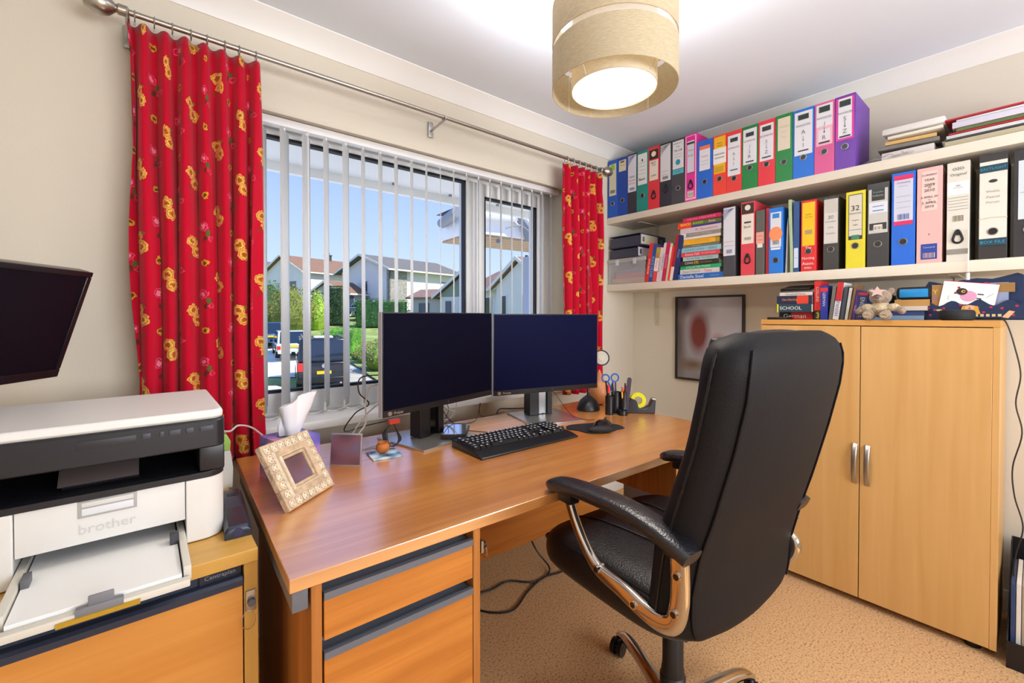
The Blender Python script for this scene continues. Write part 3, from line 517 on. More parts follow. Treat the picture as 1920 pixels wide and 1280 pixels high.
for (lo, hi, c, rz) in (((0, -.32, .0), (.24, .0, .022), 'b8ad90', 0), ((.0, -.32, .024), (.23, .0, .03), '3c3a3c', 0), ((.0, -.32, .031), (.23, -.004, .043), 'cfd2d2', .0), ((-.002, -.33, .045), (.23, -.01, .05), 'b81f2c', 0), ((.0, -.32, .052), (.23, -.03, .064), '5c6a3a', 0), ((.0, -.32, .066), (.23, -.02, .088), 'd3d0de', .01), ((.0, -.33, .09), (.23, -.03, .097), 'e2e2ea', -.01), ((-.003, -.33, .099), (.23, .0, .105), 'b3242e', 0)):
    slab(t, 'folder_cover' if c in ('b81f2c', 'b3242e', '3c3a3c') else 'paper_layer', lo, hi, C_(c), 0, rz, .001)

# ------------------------------------------------------------------ curtain rod, curtains, blind
RY = -.13
t = thing('curtain_rod', 'long brushed metal curtain rod with ball ends above the window', 'curtain rod', (-2.70, RY, 2.066))
b = MB(); b.cyl((0, 0, 0), (2.20, 0, 0), .0085, NICKEL, n=16); b.build('rod', t)
for x, s in ((0, -1), (2.20, 1)):
    b = MB(); b.lathe([(.001, .078), (.018, .072), (.028, .055), (.031, .038), (.026, .02), (.014, .008), (.011, .004), (.015, 0), (.015, -.02), (.010, -.024)], (0, 0, 0), NICKEL, n=24, T=Matrix.Translation((x, 0, 0)) @ Euler((0, s*PI/2, 0)).to_matrix().to_4x4() @ Matrix.Translation((0, 0, 0))); b.build('finial', t)
for x in (.02, 1.085, 2.17):
    b = MB(); b.box((x-.012, .118, -.05), (x+.012, .129, .02), STEEL, bev=.002); b.tube([(x, .122, -.022), (x, .06, -.018), (x, 0, -.012)], .0055, STEEL, n=8); b.tube([(x, .014*math.cos(a), .014*math.sin(a)) for a in [PI+PI*k/10 for k in range(11)]], .004, STEEL, n=6); b.build('rod_bracket', t)
def curtain_mat():
    m = bpy.data.materials.new('floral_fabric'); m.use_nodes = True; n = m.node_tree; b = n.nodes['Principled BSDF']; L = n.links.new
    b.inputs['Roughness'].default_value = .85; b.inputs['Sheen Weight'].default_value = .15; b.inputs['Specular IOR Level'].default_value = .2
    uv = n.nodes.new('ShaderNodeTexCoord'); wob = n.nodes.new('ShaderNodeTexNoise'); wob.inputs['Scale'].default_value = 95; wob.inputs['Detail'].default_value = 2
    L(uv.outputs['UV'], wob.inputs['Vector'])
    w1 = n.nodes.new('ShaderNodeVectorMath'); w1.operation = 'SUBTRACT'; w1.inputs[1].default_value = (.5, .5, .5); L(wob.outputs['Color'], w1.inputs[0])
    w2 = n.nodes.new('ShaderNodeVectorMath'); w2.operation = 'SCALE'; w2.inputs['Scale'].default_value = .020; L(w1.outputs[0], w2.inputs[0])
    w3 = n.nodes.new('ShaderNodeVectorMath'); w3.operation = 'ADD'; L(uv.outputs['UV'], w3.inputs[0]); L(w2.outputs[0], w3.inputs[1])
    sp = n.nodes.new('ShaderNodeSeparateXYZ'); L(w3.outputs[0], sp.inputs[0])
    def mth(op, a, bb=None, c=None):
        q = n.nodes.new('ShaderNodeMath'); q.operation = op
        for i, v in enumerate((a, bb, c)):
            if v is None: continue
            if isinstance(v, (int, float)): q.inputs[i].default_value = v
            else: L(v, q.inputs[i])
        return q.outputs[0]
    Pu, Pv = .165, .215
    def blob(ou, ov, rx, ry, rot=0):
        u = mth('DIVIDE', mth('SUBTRACT', sp.outputs[0], ou), Pu); fu = mth('FLOOR', u)
        odd = mth('MULTIPLY', mth('FLOORED_MODULO', fu, 2), .5)
        v = mth('ADD', mth('DIVIDE', mth('SUBTRACT', sp.outputs[1], ov), Pv), odd)
        du = mth('MULTIPLY', mth('SUBTRACT', mth('SUBTRACT', u, fu), .5), Pu); dv = mth('MULTIPLY', mth('SUBTRACT', mth('FRACT', v), .5), Pv)
        c, s = math.cos(rot), math.sin(rot)
        x = mth('ADD', mth('MULTIPLY', du, c/rx), mth('MULTIPLY', dv, s/rx)); y = mth('ADD', mth('MULTIPLY', du, -s/ry), mth('MULTIPLY', dv, c/ry))
        return mth('ADD', mth('MULTIPLY', x, x), mth('MULTIPLY', y, y))
    col = None
    def layer(prev, d, thr, c, lo=None):
        k = mth('LESS_THAN', d, thr)
        if lo is not None: k = mth('MULTIPLY', k, mth('GREATER_THAN', d, lo))
        mx = n.nodes.new('ShaderNodeMix'); mx.data_type = 'RGBA'; L(k, mx.inputs[0])
        if prev is None: mx.inputs[6].default_value = (*hx('c6002a'), 1)
        else: L(prev, mx.inputs[6])
        mx.inputs[7].default_value = (*hx(c), 1); return mx.outputs[2]
    A, B = (.0, .0), (.083, .06)
    for (ou, ov, rx, ry, r, c) in ((-.022, .016, .012, .007, .4, '6a6a1e'), (.022, -.022, .013, .007, .7, '6e5a1a'), (.018, .026, .008, .005, 0, '7a6a20'), (-.018, -.03, .008, .005, .3, '8a3a10')):
        col = layer(col, blob(A[0]+ou, A[1]+ov, rx, ry, r), 1, c)
    for (ou, ov, r) in ((-.010, .017, .0165), (.012, -.013, .0175)):
        d = blob(A[0]+ou, A[1]+ov, r*1.45, r*1.1); col = layer(col, d, 1, 'eab85e'); col = layer(col, d, .72, 'd98a24'); col = layer(col, d, .42, 'f0c96c', .22); col = layer(col, d, .12, 'b5531c')
    for (ou, ov, rx, ry, r, c) in ((.016, -.012, .009, .009, .4, '4f6a2a'), (.004, -.030, .010, .008, .7, '6a2a1e')):
        col = layer(col, blob(B[0]+ou, B[1]+ov, rx, ry, r), 1, c)
    d = blob(B[0]-.006, B[1]+.008, .021, .0145); col = layer(col, d, 1, 'e84a72'); col = layer(col, d, .62, 'cf0a34', .28); col = layer(col, d, .22, 'f08aa0')
    d = blob(B[0]+.028, B[1]-.030, .014, .0095); col = layer(col, d, 1, 'e0405f'); col = layer(col, d, .3, 'c0182e')
    C_2 = (.085, -.048); d = blob(C_2[0], C_2[1], .015, .0105); col = layer(col, d, 1, 'd99a2c'); col = layer(col, d, .28, '6a3a14')
    L(col, b.inputs['Base Color'])
    tr = n.nodes.new('ShaderNodeBsdfTranslucent'); L(col, tr.inputs[0]); mx = n.nodes.new('ShaderNodeMixShader'); mx.inputs[0].default_value = .18
    L(b.outputs[0], mx.inputs[1]); L(tr.outputs[0], mx.inputs[2]); L(mx.outputs[0], n.nodes['Material Output'].inputs[0])
    return m
CM = curtain_mat()
def curtain(x0, x1, zt, zb0, zb1, nf, label, seed, flare=0.02):
    t = thing('curtain', label, 'curtain', (0, 0, 0)); r = random.Random(seed)
    NU, NV = nf*14, 48; me = bpy.data.meshes.new('fabric'); bm = bmesh.new(); uvl = bm.loops.layers.uv.new('UVMap')
    ph = [r.uniform(-.35, .35) for _ in range(nf+1)]; am = [r.uniform(.7, 1.15) for _ in range(nf+1)]
    rows = []; ucoord = []
    for j in range(NV+1):
        f = j/NV; row = []; zz0 = zt; row_u = []
        for i in range(NU+1):
            s = i/NU; s = s+.018*math.sin(5.3*s*PI+seed)*math.sin(PI*s)+.010*math.sin(11*s*PI+2*seed)*math.sin(PI*s); zb = zb0+(zb1-zb0)*s; z = zt+(zb-zt)*f; k = s*nf; ki = min(int(k), nf-1)
            A = .030*am[ki]*(.75+.35*min(1, f*3)); head = max(0, 1-f/.075)
            A = A*(1-.25*math.exp(-((f-.085)/.03)**2))
            sh = math.sin(2*PI*(k+ph[ki]*math.sin(PI*(k-ki))*min(1, f*2)))
            yy = RY+.006+A*math.copysign(abs(sh)**.8, sh)*.95+.004*math.sin(7*f+9*s)
            xx = x0+(x1-x0)*s + flare*(-(1-2*s))*(.3*math.sin(f*5+1)+.5*f)+ .012*math.sin(2*PI*k*1+.8)*min(1, f*2)
            if s < .01: xx += .012*math.sin(f*9)
            row.append(bm.verts.new((xx, yy, z)))
        rows.append(row)
    cum = [0]
    mid = rows[NV//2]
    for i in range(NU): cum.append(cum[-1]+(mid[i+1].co-mid[i].co).length)
    for j in range(NV):
        for i in range(NU):
            fc = bm.faces.new((rows[j][i], rows[j+1][i], rows[j+1][i+1], rows[j][i+1])); fc.smooth = True
            for lp, (a, c) in zip(fc.loops, ((i, j), (i, j+1), (i+1, j+1), (i+1, j))): lp[uvl].uv = (cum[a], rows[c][a].co.z)
    bm.to_mesh(me); bm.free(); me.materials.append(CM); o = bpy.data.objects.new('fabric', me); COL.objects.link(o); o.parent = t
    q = o.modifiers.new('s', 'SOLIDIFY'); q.thickness = .002
    for i in range(nf+1):
        x = x0+(x1-x0)*(i+.25)/(nf+.5)
        b = MB(); b.tube([(x+.003*math.sin(3*i), RY+.0155*math.sin(a), 2.066-.006+.0165*math.cos(a)) for a in [2*PI*k/18 for k in range(18)]], .0017, STEEL, n=6, closed=True); b.cyl((x, RY, 2.066-.0225), (x, RY, zt-.008), .0012, STEEL, n=6); b.build('curtain_ring', t)
    return t
curtain(-2.675, -2.343, 2.042, .705, .695, 7, 'wide red curtain with yellow and pink roses at the left side of the window', 4)
curtain(-.835, -.515, 2.04, .735, .735, 6, 'red floral curtain at the shelf end of the window, behind the right monitor', 9, .015)
# vertical blind
t = thing('vertical_blind', 'white vertical louvre blind with turned slats hanging in the window', 'blind', (0, .05, 0))
SLAT = bpy.data.materials.new('blind_fabric'); SLAT.use_nodes = True; n_ = SLAT.node_tree; pb = n_.nodes['Principled BSDF']; pb.inputs['Base Color'].default_value = (*hx('fbfaf8'), 1); pb.inputs['Roughness'].default_value = .8
tr_ = n_.nodes.new('ShaderNodeBsdfTranslucent'); tr_.inputs[0].default_value = (*hx('fbfbf9'), 1); mx_ = n_.nodes.new('ShaderNodeMixShader'); mx_.inputs[0].default_value = .7
n_.links.new(pb.outputs[0], mx_.inputs[1]); n_.links.new(tr_.outputs[0], mx_.inputs[2]); n_.links.new(mx_.outputs[0], n_.nodes['Material Output'].inputs[0])
b = MB(); b.box((WX0+.01, -.018, 1.912), (WX1-.01, .022, 1.942), UPVC, bev=.003); b.build('headrail', t)
sl = MB(); a_ = math.radians(33); dx, dy = math.sin(a_), math.cos(a_)
sl.add([(-.0445*dx+.003*dy*q*(1-abs(q)), -.0445*dy, z) if 0 else (dx*.0445*q+.0035*(1-q*q)*dy, dy*.0445*q-.0035*(1-q*q)*dx, z) for z in (.805, 1.9) for q in (-1, -.5, 0, .5, 1)], [(k, k+1, 6+k, 5+k) for k in range(4)], SLAT)
x = -2.385; first = None; xs = []
for i, x in enumerate([-2.381, -2.303, -2.225, -2.146, -2.069, -1.989, -1.914, -1.836, -1.761, -1.683, -1.606, -1.53, -1.453, -1.376, -1.30, -1.225, -1.15, -1.073, -.998, -.922, -.847, -.772]):
    xs.append(x)
    if first is None:
        first = sl.build('slat', t, loc=(x, 0, 0), solid=.0008); wt = MB(); wt.box((dx*-.043-.002, dy*-.043-.002, .806), (dx*.043+.002, dy*.043+.002, .835), SLAT) if 0 else None
        b = MB(); T = Euler((0, 0, PI/2-a_)).to_matrix().to_4x4(); b.box((-.042, -.0022, .800), (.042, .0022, .832), UPVC, T); b.cyl((0, 0, 1.895), (0, 0, 1.915), .004, UPVC, n=8); w0 = b.build('slat_weight', first)
    else:
        o = first.copy(); COL.objects.link(o); o.parent = t; o.location = (x, 0, 0); o.rotation_euler = (0, 0, math.radians(random.uniform(-3, 3))); w = w0.copy(); COL.objects.link(w); w.parent = o
b = MB()
for s in (-1, 1):
    pts = []
    for i in range(len(xs)-1):
        xa, xb = xs[i]+s*dx*.042, xs[i+1]+s*dx*.042
        for k in range(6): f = k/6; pts.append((xa+(xb-xa)*f, s*dy*.042, .803-.010*math.sin(PI*f)))
    b.tube(pts, .0009, UPVC, n=4)
b.build('bead_chain', t)
b = MB()
for q in range(3): b.tube([(-2.15+.0, -.036-.006*q, 1.91), (-2.15, -.04-.006*q, 1.3), (-2.15, -.036-.006*q, .84)], .0007, UPVC, n=4)
b.build('pull_chain', t)

# ------------------------------------------------------------------ pendant lamp
pc = (-1.582, -1.03)
t = thing('pendant_lamp', 'linen drum pendant lamp with inner shade and glowing bulb hanging from ceiling', 'ceiling lamp', (pc[0], pc[1], 1.845))
def fabric(name, c, tl):
    m = bpy.data.materials.new(name); m.use_nodes = True; n = m.node_tree; b = n.nodes['Principled BSDF']; L = n.links.new
    co = n.nodes.new('ShaderNodeTexCoord'); mp = n.nodes.new('ShaderNodeMapping'); mp.inputs['Scale'].default_value = (30, 30, 260); no = n.nodes.new('ShaderNodeTexNoise'); no.inputs['Scale'].default_value = 2.5; no.inputs['Detail'].default_value = 5
    r = n.nodes.new('ShaderNodeValToRGB'); r.color_ramp.elements[0].position = .35; r.color_ramp.elements[1].position = .65; c_ = hx(c)
    r.color_ramp.elements[0].color = (*[q*.8 for q in c_], 1); r.color_ramp.elements[1].color = (*c_, 1)
    L(co.outputs['Object'], mp.inputs[0]); L(mp.outputs[0], no.inputs['Vector']); L(no.outputs['Fac'], r.inputs[0]); L(r.outputs[0], b.inputs['Base Color']); b.inputs['Roughness'].default_value = .9
    tr = n.nodes.new('ShaderNodeBsdfTranslucent'); L(r.outputs[0], tr.inputs[0]); mx = n.nodes.new('ShaderNodeMixShader'); mx.inputs[0].default_value = tl
    L(b.outputs[0], mx.inputs[1]); L(tr.outputs[0], mx.inputs[2]); L(mx.outputs[0], n.nodes['Material Output'].inputs[0]); return m
LIN = fabric('linen', 'd8c8a6', .25); LINW = fabric('linen_white', 'efe6d2', .35); SHW = mat('shade_lining', 'f3ead2', .8)
for z0, z1, nm in ((0, .113, 'lower_shade'), (.131, .244, 'upper_shade')):
    b = MB(); R = .180; b.shell([(R, z0), (R, z1), (R-.002, z1), (R-.002, z0)], (0, 0, 0), LIN, n=72); b.build(nm, t, smooth=50)
b = MB(); R = .178; b.shell([(R, .112), (R, .132), (R-.001, .132), (R-.001, .112)], (0, 0, 0), mat('clear_strip', 'e9e4dc', .2, alpha=.25), n=72); b.build('clear_band', t, smooth=50)
b = MB(); R = .123; b.shell([(R, .0), (R, .215), (R-.002, .215), (R-.002, .0)], (0, 0, 0), LINW, n=64); b.build('inner_shade', t, smooth=50)
DF = bpy.data.materials.new('lamp_diffuser'); DF.use_nodes = True; n_ = DF.node_tree; n_.nodes.clear(); L_ = n_.links.new
o_ = n_.nodes.new('ShaderNodeOutputMaterial'); t1 = n_.nodes.new('ShaderNodeBsdfTransparent'); t2 = n_.nodes.new('ShaderNodeBsdfTranslucent'); t2.inputs[0].default_value = (1, .95, .85, 1); m1 = n_.nodes.new('ShaderNodeMixShader'); m1.inputs[0].default_value = .45
ad = n_.nodes.new('ShaderNodeAddShader'); em = n_.nodes.new('ShaderNodeEmission'); em.inputs[0].default_value = (1, .93, .78, 1); em.inputs[1].default_value = .2
L_(t1.outputs[0], m1.inputs[1]); L_(t2.outputs[0], m1.inputs[2]); L_(m1.outputs[0], ad.inputs[0]); L_(em.outputs[0], ad.inputs[1]); L_(ad.outputs[0], o_.inputs[0])
b = MB(); b.disc((0, 0, .004), X, Y, .121, DF, n=48); b.build('diffuser', t, smooth=0)
b = MB()
for zz, R in ((0, .179), (.113, .179), (.131, .179), (.244, .179)): b.tube([(R*math.cos(a), R*math.sin(a), zz) for a in [2*PI*k/48 for k in range(48)]], .0012, C_('c0a884'), n=5, closed=True)
for a in (0, PI/2, PI, 3*PI/2):
    c, s = math.cos(a), math.sin(a); b.tube([(.012*c, .012*s, .215), (.122*c, .122*s, .212), (.177*c, .177*s, .243)], .0014, WHITE, n=6); b.tube([(.178*c, .178*s, .001), (.178*c, .178*s, .244)], .0014, WHITE, n=6); b.tube([(.122*c, .122*s, .002), (.178*c, .178*s, .112)], .0011, WHITE, n=6)
b.build('wire_frame', t)
b = MB(); b.cyl((0, 0, .17), (0, 0, .235), .018, WHITE); b.build('lamp_holder', t)
b = MB(); b.ball((0, 0, .115), (.03, .03, .036), mat('bulb_glow', (1, .9, .7), .5, emit=(1, .93, .8), estr=1.5), n=20); b.cyl((0, 0, .14), (0, 0, .172), .013, WHITE); bulb = b.build('bulb', t)
b = MB(); b.cyl((0, 0, .235), (0, 0, .445-.02), .003, WHITE, n=8); b.build('cord', t)
b = MB(); b.lathe([(.012, .415), (.045, .43), (.048, .445)], (0, 0, 0), WHITE); b.build('ceiling_rose', t)
light('ceiling_fill', 'AREA', (pc[0], pc[1], 2.085), 15, (.98, .97, 1), (pc[0], pc[1]+.001, 2.3), shape='DISK', size=.3)  # extra disc lamp at the shade top, added to brighten the ceiling
light('pendant_downlight', 'AREA', (pc[0], pc[1], 1.843), 5, (1, .87, .68), (pc[0], pc[1]+.001, 0), shape='DISK', size=.23)
light('pendant_bulb', 'POINT', (pc[0], pc[1], 1.90), .9, (1, .88, .68), shadow_soft_size=.035)

# ------------------------------------------------------------------ desk
WD = wood('desk_oak', 'd9923e', 'bd7328', 0, .3)
_b = WD.node_tree.nodes['Principled BSDF']; _b.inputs['Coat Weight'].default_value = 1; _b.inputs['Coat IOR'].default_value = 3.6; _b.inputs['Coat Roughness'].default_value = .27
WDF = wood('desk_oak_front', 'cf8438', 'ad6622', 0, .42)
WDV = wood('desk_oak_side', 'c6823e', 'a06026', 2, .45)
GRY = mat('grey_metal', '6f7580', .4, .3); DGR = mat('recess_grey', '3a4250', .5)
desk = thing('desk', 'long oak veneer desk with two drawer pedestals standing under the window', 'desk', (-2.463, -1.027, 0), -.0407)
DW, DD = 1.613, .813
b = MB(); b.box((0, 0, .705), (DW, DD, .73), WD); b.build('desk_top', desk, bevel=.0015)
b = MB(); b.box((.06, .06, 0), (.095, DD-.06, .028), GRY, bev=.004); b.box((.006, .012, .662), (.033, DD-.04, .705), GRY, bev=.003); b.box((.06, .30, .028), (.09, .5, .662), GRY, bev=.004)
b.build('leg', desk)
b = MB(); b.box((DW-.095, .06, 0), (DW-.06, DD-.06, .028), GRY, bev=.004); b.box((DW-.095, .02, .662), (DW-.04, DD-.04, .705), GRY, bev=.003); b.box((DW-.09, .30, .028), (DW-.06, .5, .662), GRY, bev=.004)
b.build('leg', desk)
b = MB(); b.box((.10, DD-.17, .20), (DW-.10, DD-.152, .70), WDF); b.build('modesty_panel', desk)
def pedestal(x0, x1, zb, dr, yb=.62):
    b = MB(); s = .018
    b.box((x0, .006, zb), (x0+s, yb, .704), WDV); b.box((x1-s, .006, zb), (x1, yb, .704), WDV); b.box((x0+s, yb-s, zb), (x1-s, yb, .704), WDV); b.box((x0+s, .03, zb), (x1-s, yb-s, zb+s), WDV)
    b.box((x0+s, .05, zb+s), (x1-s, .06, .704), DGR); b.build('pedestal', desk, bevel=.0006)
    for (z0, z1) in dr:
        d = None; b = MB(); b.box((x0+s+.003, .004, z0), (x1-s-.003, .022, z1-.032), WDF); d = b.build('drawer', desk, bevel=.0008)
        b = MB(); b.prism([(.002, z1-.032), (.002, z1-.019), (.012, z1-.019), (.022, z1-.024), (.046, z1-.024), (.046, z1-.004), (.05, z1-.004), (.05, z1-.032)], 'x', x0+s+.003, x1-s-.003, GRY); b.build('handle_strip', d, smooth=20)
pedestal(.036, .392, .12, ((.598, .7035), (.30, .595), (.14, .297)))
pedestal(DW-.44, DW-.085, .555, ((.575, .702),))
b = MB(); b.box((.394, .004, .645), (.40, .03, .672), STEEL); b.cyl((.40, .012, .659), (.408, .012, .659), .008, BLACK, n=12); b.tube([(.408, .012+.010*math.sin(a), .643+.014*math.cos(a)) for a in [2*PI*k/14 for k in range(14)]], .001, STEEL, n=5, closed=True); b.build('lock', desk)

# ------------------------------------------------------------------ monitors
SCR = mat('screen_off', '07071a', .5, spec=.06); SCR2 = mat('screen_off_blue', '05082c', .5, spec=.06)
SILV = mat('silver_plastic', 'b9babd', .3, .7)
def monitor(p0, p1, z0, z1, scr, label, sgn, base):
    p0, p1 = Vector(p0), Vector(p1); d = p1-p0; w = d.length; rz = math.atan2(d.y, d.x); c = (p0+p1)/2
    t = thing('monitor', label, 'monitor', (c.x, c.y, .73), rz); zb = z0-.73; zt = z1-.73
    b = MB(); b.box((-w/2, 0, zb), (w/2, .022, zt), BLACK, bev=.0025); b.box((-w/2+.05, .022, zb+.06), (w/2-.05, .045, zt-.04), BLACK, bev=.006); b.build('bezel', t)
    b = MB(); b.box((-w/2+.004, -.0012, zb+.022), (w/2-.004, -.0002, zt-.004), scr); b.build('screen', t, smooth=0)
    b = MB()
    b.box((-w/2-.0015, .002, zb), (-w/2, .02, zt), mat('trim_silver', 'b4bac4', .6, .1)); b.build('side_trim', t, smooth=0)
    b = MB(); b.text('iiyama' if 0 else 'ProLite', (-w/2+.062, -.0014, zb+.010), X, Z, .035, .009, mat('logo_grey', 'b9a59a', .5)); b.tube([(-w/2+.027+.0075*math.cos(a), -.0014, zb+.0105+.0055*math.sin(a)) for a in [2*PI*k/16 for k in range(16)]], .0009, mat('logo_grey', 'b9a59a', .5), n=4, closed=True); b.box((-w/2+.025, -.002, zb+.0075), (-w/2+.029, -.001, zb+.0135), mat('logo_grey', 'b9a59a', .5))
    b.disc((0.02, -.0014, zb+.011), X, Z, .0028, C_('5a5560')); b.build('logo', t, smooth=0)
    b = MB(); b.prism([(.06, .008), (.12, .008), (.115, .30), (.065, .30)], 'x', -.06, -.012, BLACK); b.prism([(.06, .008), (.12, .008), (.115, .30), (.065, .30)], 'x', .03, .055, BLACK) ; b.box((-.012, .072, .008), (.03, .1, .28), SILV if sgn < 0 else BLACKG)
    b.box((-.05, .045, .18), (.05, .062, .28), BLACK, bev=.004); b.build('stand', t, bevel=.002)
    b = MB(); bx0, bx1, by0, by1 = base; b.box((bx0, by0, 0), (bx1, by1, .007), mat('stand_base_metal', 'c2c0bc', .28, .85), bev=.002); b.build('base', t)
    return t
monitor((-2.074, -.515), (-1.555, -.400), .857, 1.193, SCR, 'left widescreen monitor of the pair, dark screen with maker lettering in its corner', 1, (-.145, .115, -.055, .20))
monitor((-1.545, -.397), (-1.040, -.530), .849, 1.190, SCR2, 'right widescreen monitor of the pair, in front of the right curtain', -1, (-.125, .125, -.10, .165))

# ------------------------------------------------------------------ keyboard and mouse
kb = thing('keyboard', 'black full-size keyboard with tall keys and a palm ledge in front of monitors', 'keyboard', (-1.625, -.645, .73), math.radians(-1.5))
b = MB(); KW, KD = .435, .185
b.prism([(-KD/2, 0), (KD/2, 0), (KD/2, .026), (-KD/2+.035, .014), (-KD/2, .006)], 'x', -KW/2, KW/2, BLACK); b.build('case', kb, bevel=.003)
KEY = mat('key_plastic', '1a1a20', .35); KL = mat('key_legend', 'c9cbd6', .6); KEYW = {}
def key(w):
    k = round(w, 4)
    if k not in KEYW:
        b = MB(); h = .0085; a = k/2-.001
        b.add([(-a, -.008, 0), (a, -.008, 0), (a, .008, 0), (-a, .008, 0), (-a+.0022, -.0055, h), (a-.0022, -.0055, h), (a-.0022, .0062, h), (-a+.0022, .0062, h)], [(4, 5, 6, 7), (0, 1, 5, 4), (1, 2, 6, 5), (2, 3, 7, 6), (3, 0, 4, 7)], KEY)
        b.rect((-a*.25, .0012, h+.0002), X, Y, min(.0075, k*.5), .0055, KL)
        KEYW[k] = b.build('key', kb, smooth=0); KEYW[k].hide_render = False; return KEYW[k], True
    return KEYW[k], False
rows_ = [([1]+[0]+[1]*4+[-.5]+[1]*4+[-.5]+[1]*4+[-.4, 1, 1, 1], .062), ([1]*13+[2]+[-.4, 1, 1, 1]+[-.4, 1, 1, 1, 1], .040), ([1.5]+[1]*12+[1.5]+[-.4, 1, 1, 1]+[-.4, 1, 1, 1, 1], .0215), ([1.8]+[1]*11+[2.2]+[-.4-3]+[-.4, 1, 1, 1, -1], .003), ([2.3]+[1]*10+[2.7]+[-1.4, 1, -1]+[-.4, 1, 1, 1, 1], -.0155), ([1.3, 1.2, 1.2, 6.2, 1.2, 1.2, 1.2, 1.5]+[-.4, 1, 1, 1]+[-.4, 2, 1, -1], -.034)]
U_ = .0186; cnt = 0
for row, y in rows_:
    x = -KW/2+.009
    for w in row:
        if w <= 0: x += max(-w, .0)*U_*(1 if w else .6) if w else U_; continue
        o, new = key(w*U_)
        if not new: c = o.copy(); COL.objects.link(c); c.parent = kb; o = c
        yy = y+.004; o.location = (x+w*U_/2, yy, .0145+(yy+KD/2-.035)*.08+.0005); o.rotation_euler = (math.radians(4.6), 0, 0); x += w*U_; cnt += 1
t = thing('mouse_mat', 'black gel mouse mat with wrist bulge on the desk beside keyboard', 'mouse mat', (-1.262, -.70, .73), math.radians(-35))
b = MB(); pts = []
for k in range(40):
    a = 2*PI*k/40; r = .105+.012*math.cos(2*a)-.018*max(0, math.cos(a*2.0-3.9)); x_, y_ = r*math.cos(a), r*math.sin(a)*.92
    if y_ < -.02: x_ *= .82+.12*math.sin(a*3)
    pts.append((x_, y_))
b.prism(pts, 'z', 0, .004, mat('mat_black', '0f0f1a', .7)); b.build('pad', t, bevel=.001)
b = MB(); b.ball((0, -.070, .0145), (.05, .02, .014), mat('mat_black', '0f0f1a', .7)); b.build('wrist_rest', t)
t = thing('computer_mouse', 'black glossy computer mouse resting on the mouse mat', 'mouse', (-1.235, -.715, .734), math.radians(-75))
b = MB(); rings = []
for i in range(11):
    f = i/10; yv = -.055+.11*f; w = .031*math.sin(PI*(.12+.76*f))**.5; h = .036*math.sin(PI*(.1+.68*f+.08))**.7*(1-.25*f)
    rings.append([(w*math.cos(a)*(1), yv, max(0, h*math.sin(a)) if k < 9 else 0) for k, a in [(k, PI*k/8) for k in range(9)]])
b.loft(rings, BLACKG); b.build('shell', t, smooth=60)
b = MB(); b.cyl((-.003, .03, .0285), (.003, .03, .0285), .006, C_('3a3a40'), n=14); b.build('scroll_wheel', t)

# ------------------------------------------------------------------ things on the desk
def cable(pts, r, m, label, cat='cable', name='cable', k=7, group=None):
    b = MB(); b.tube(smoothpath(pts, k), r, m, n=6); return tag(b.build(name), label, cat, group)
CB = mat('cable_black', '1a1a1f', .5); CWH = mat('cable_white', 'c9c6bd', .5)
# tissue box
t = thing('tissue_box', 'purple and blue patterned tissue box with a white tissue pulled up', 'tissue box', (-2.335, -.485, .73), math.radians(12))
TB = bpy.data.materials.new('tissue_print'); TB.use_nodes = True; n_ = TB.node_tree; b_s = n_.nodes['Principled BSDF']; co_ = n_.nodes.new('ShaderNodeTexCoord'); no_ = n_.nodes.new('ShaderNodeTexNoise'); no_.inputs['Scale'].default_value = 14; r_ = n_.nodes.new('ShaderNodeValToRGB')
r_.color_ramp.elements[0].position = .35; r_.color_ramp.elements[0].color = (*hx('3d3a8c'), 1); r_.color_ramp.elements[1].position = .68; r_.color_ramp.elements[1].color = (*hx('d88aa0'), 1); e_ = r_.color_ramp.elements.new(.5); e_.color = (*hx('7a6cc0'), 1)
n_.links.new(co_.outputs['Object'], no_.inputs['Vector']); n_.links.new(no_.outputs['Fac'], r_.inputs[0]); n_.links.new(r_.outputs[0], b_s.inputs['Base Color'])
b = MB(); b.box((-.058, -.058, 0), (.058, .058, .115), TB, bev=.002); b.build('carton', t)
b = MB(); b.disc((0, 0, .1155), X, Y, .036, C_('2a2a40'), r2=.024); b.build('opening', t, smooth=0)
b = MB(); rg = []
for i in range(9):
    f = i/8; ring = []
    for k in range(20):
        a = 2*PI*k/20; r = (.018+.030*f*(1-.35*f))*(1+.35*math.sin(3*a+2*f)); ring.append((r*1.25*math.cos(a)+.018*f, r*.42*math.sin(a)+.008*math.sin(4*a)*f+.01*f, .112+.095*f+.022*f*math.cos(a+.3)))
    rg.append(ring)
b.loft(rg, mat('tissue', 'e6e6ea', .9), caps=False); b.build('tissue', t, smooth=60)
# ornate photo frame
FRM = mat('carved_wood', 'bea588', .6, var=.25, vscale=45, bump=.5, bscale=150); FRL = mat('carved_light', 'ddd0b8', .6, var=.2, vscale=60)
def blurphoto(name, cols, scale=6, rough=.4):
    m = bpy.data.materials.new(name); m.use_nodes = True; n = m.node_tree; b = n.nodes['Principled BSDF']; b.inputs['Roughness'].default_value = rough; L = n.links.new
    co = n.nodes.new('ShaderNodeTexCoord'); no = n.nodes.new('ShaderNodeTexNoise'); no.inputs['Scale'].default_value = scale; no.inputs['Detail'].default_value = 0; r = n.nodes.new('ShaderNodeValToRGB'); el = r.color_ramp.elements
    el[0].position = .3; el[0].color = (*hx(cols[0]), 1); el[1].position = .7; el[1].color = (*hx(cols[-1]), 1)
    for i, c in enumerate(cols[1:-1]): e = el.new(.3+.4*(i+1)/(len(cols)-1)); e.color = (*hx(c), 1)
    L(co.outputs['Object'], no.inputs['Vector']); L(no.outputs['Fac'], r.inputs[0]); L(r.outputs[0], b.inputs['Base Color']); return m
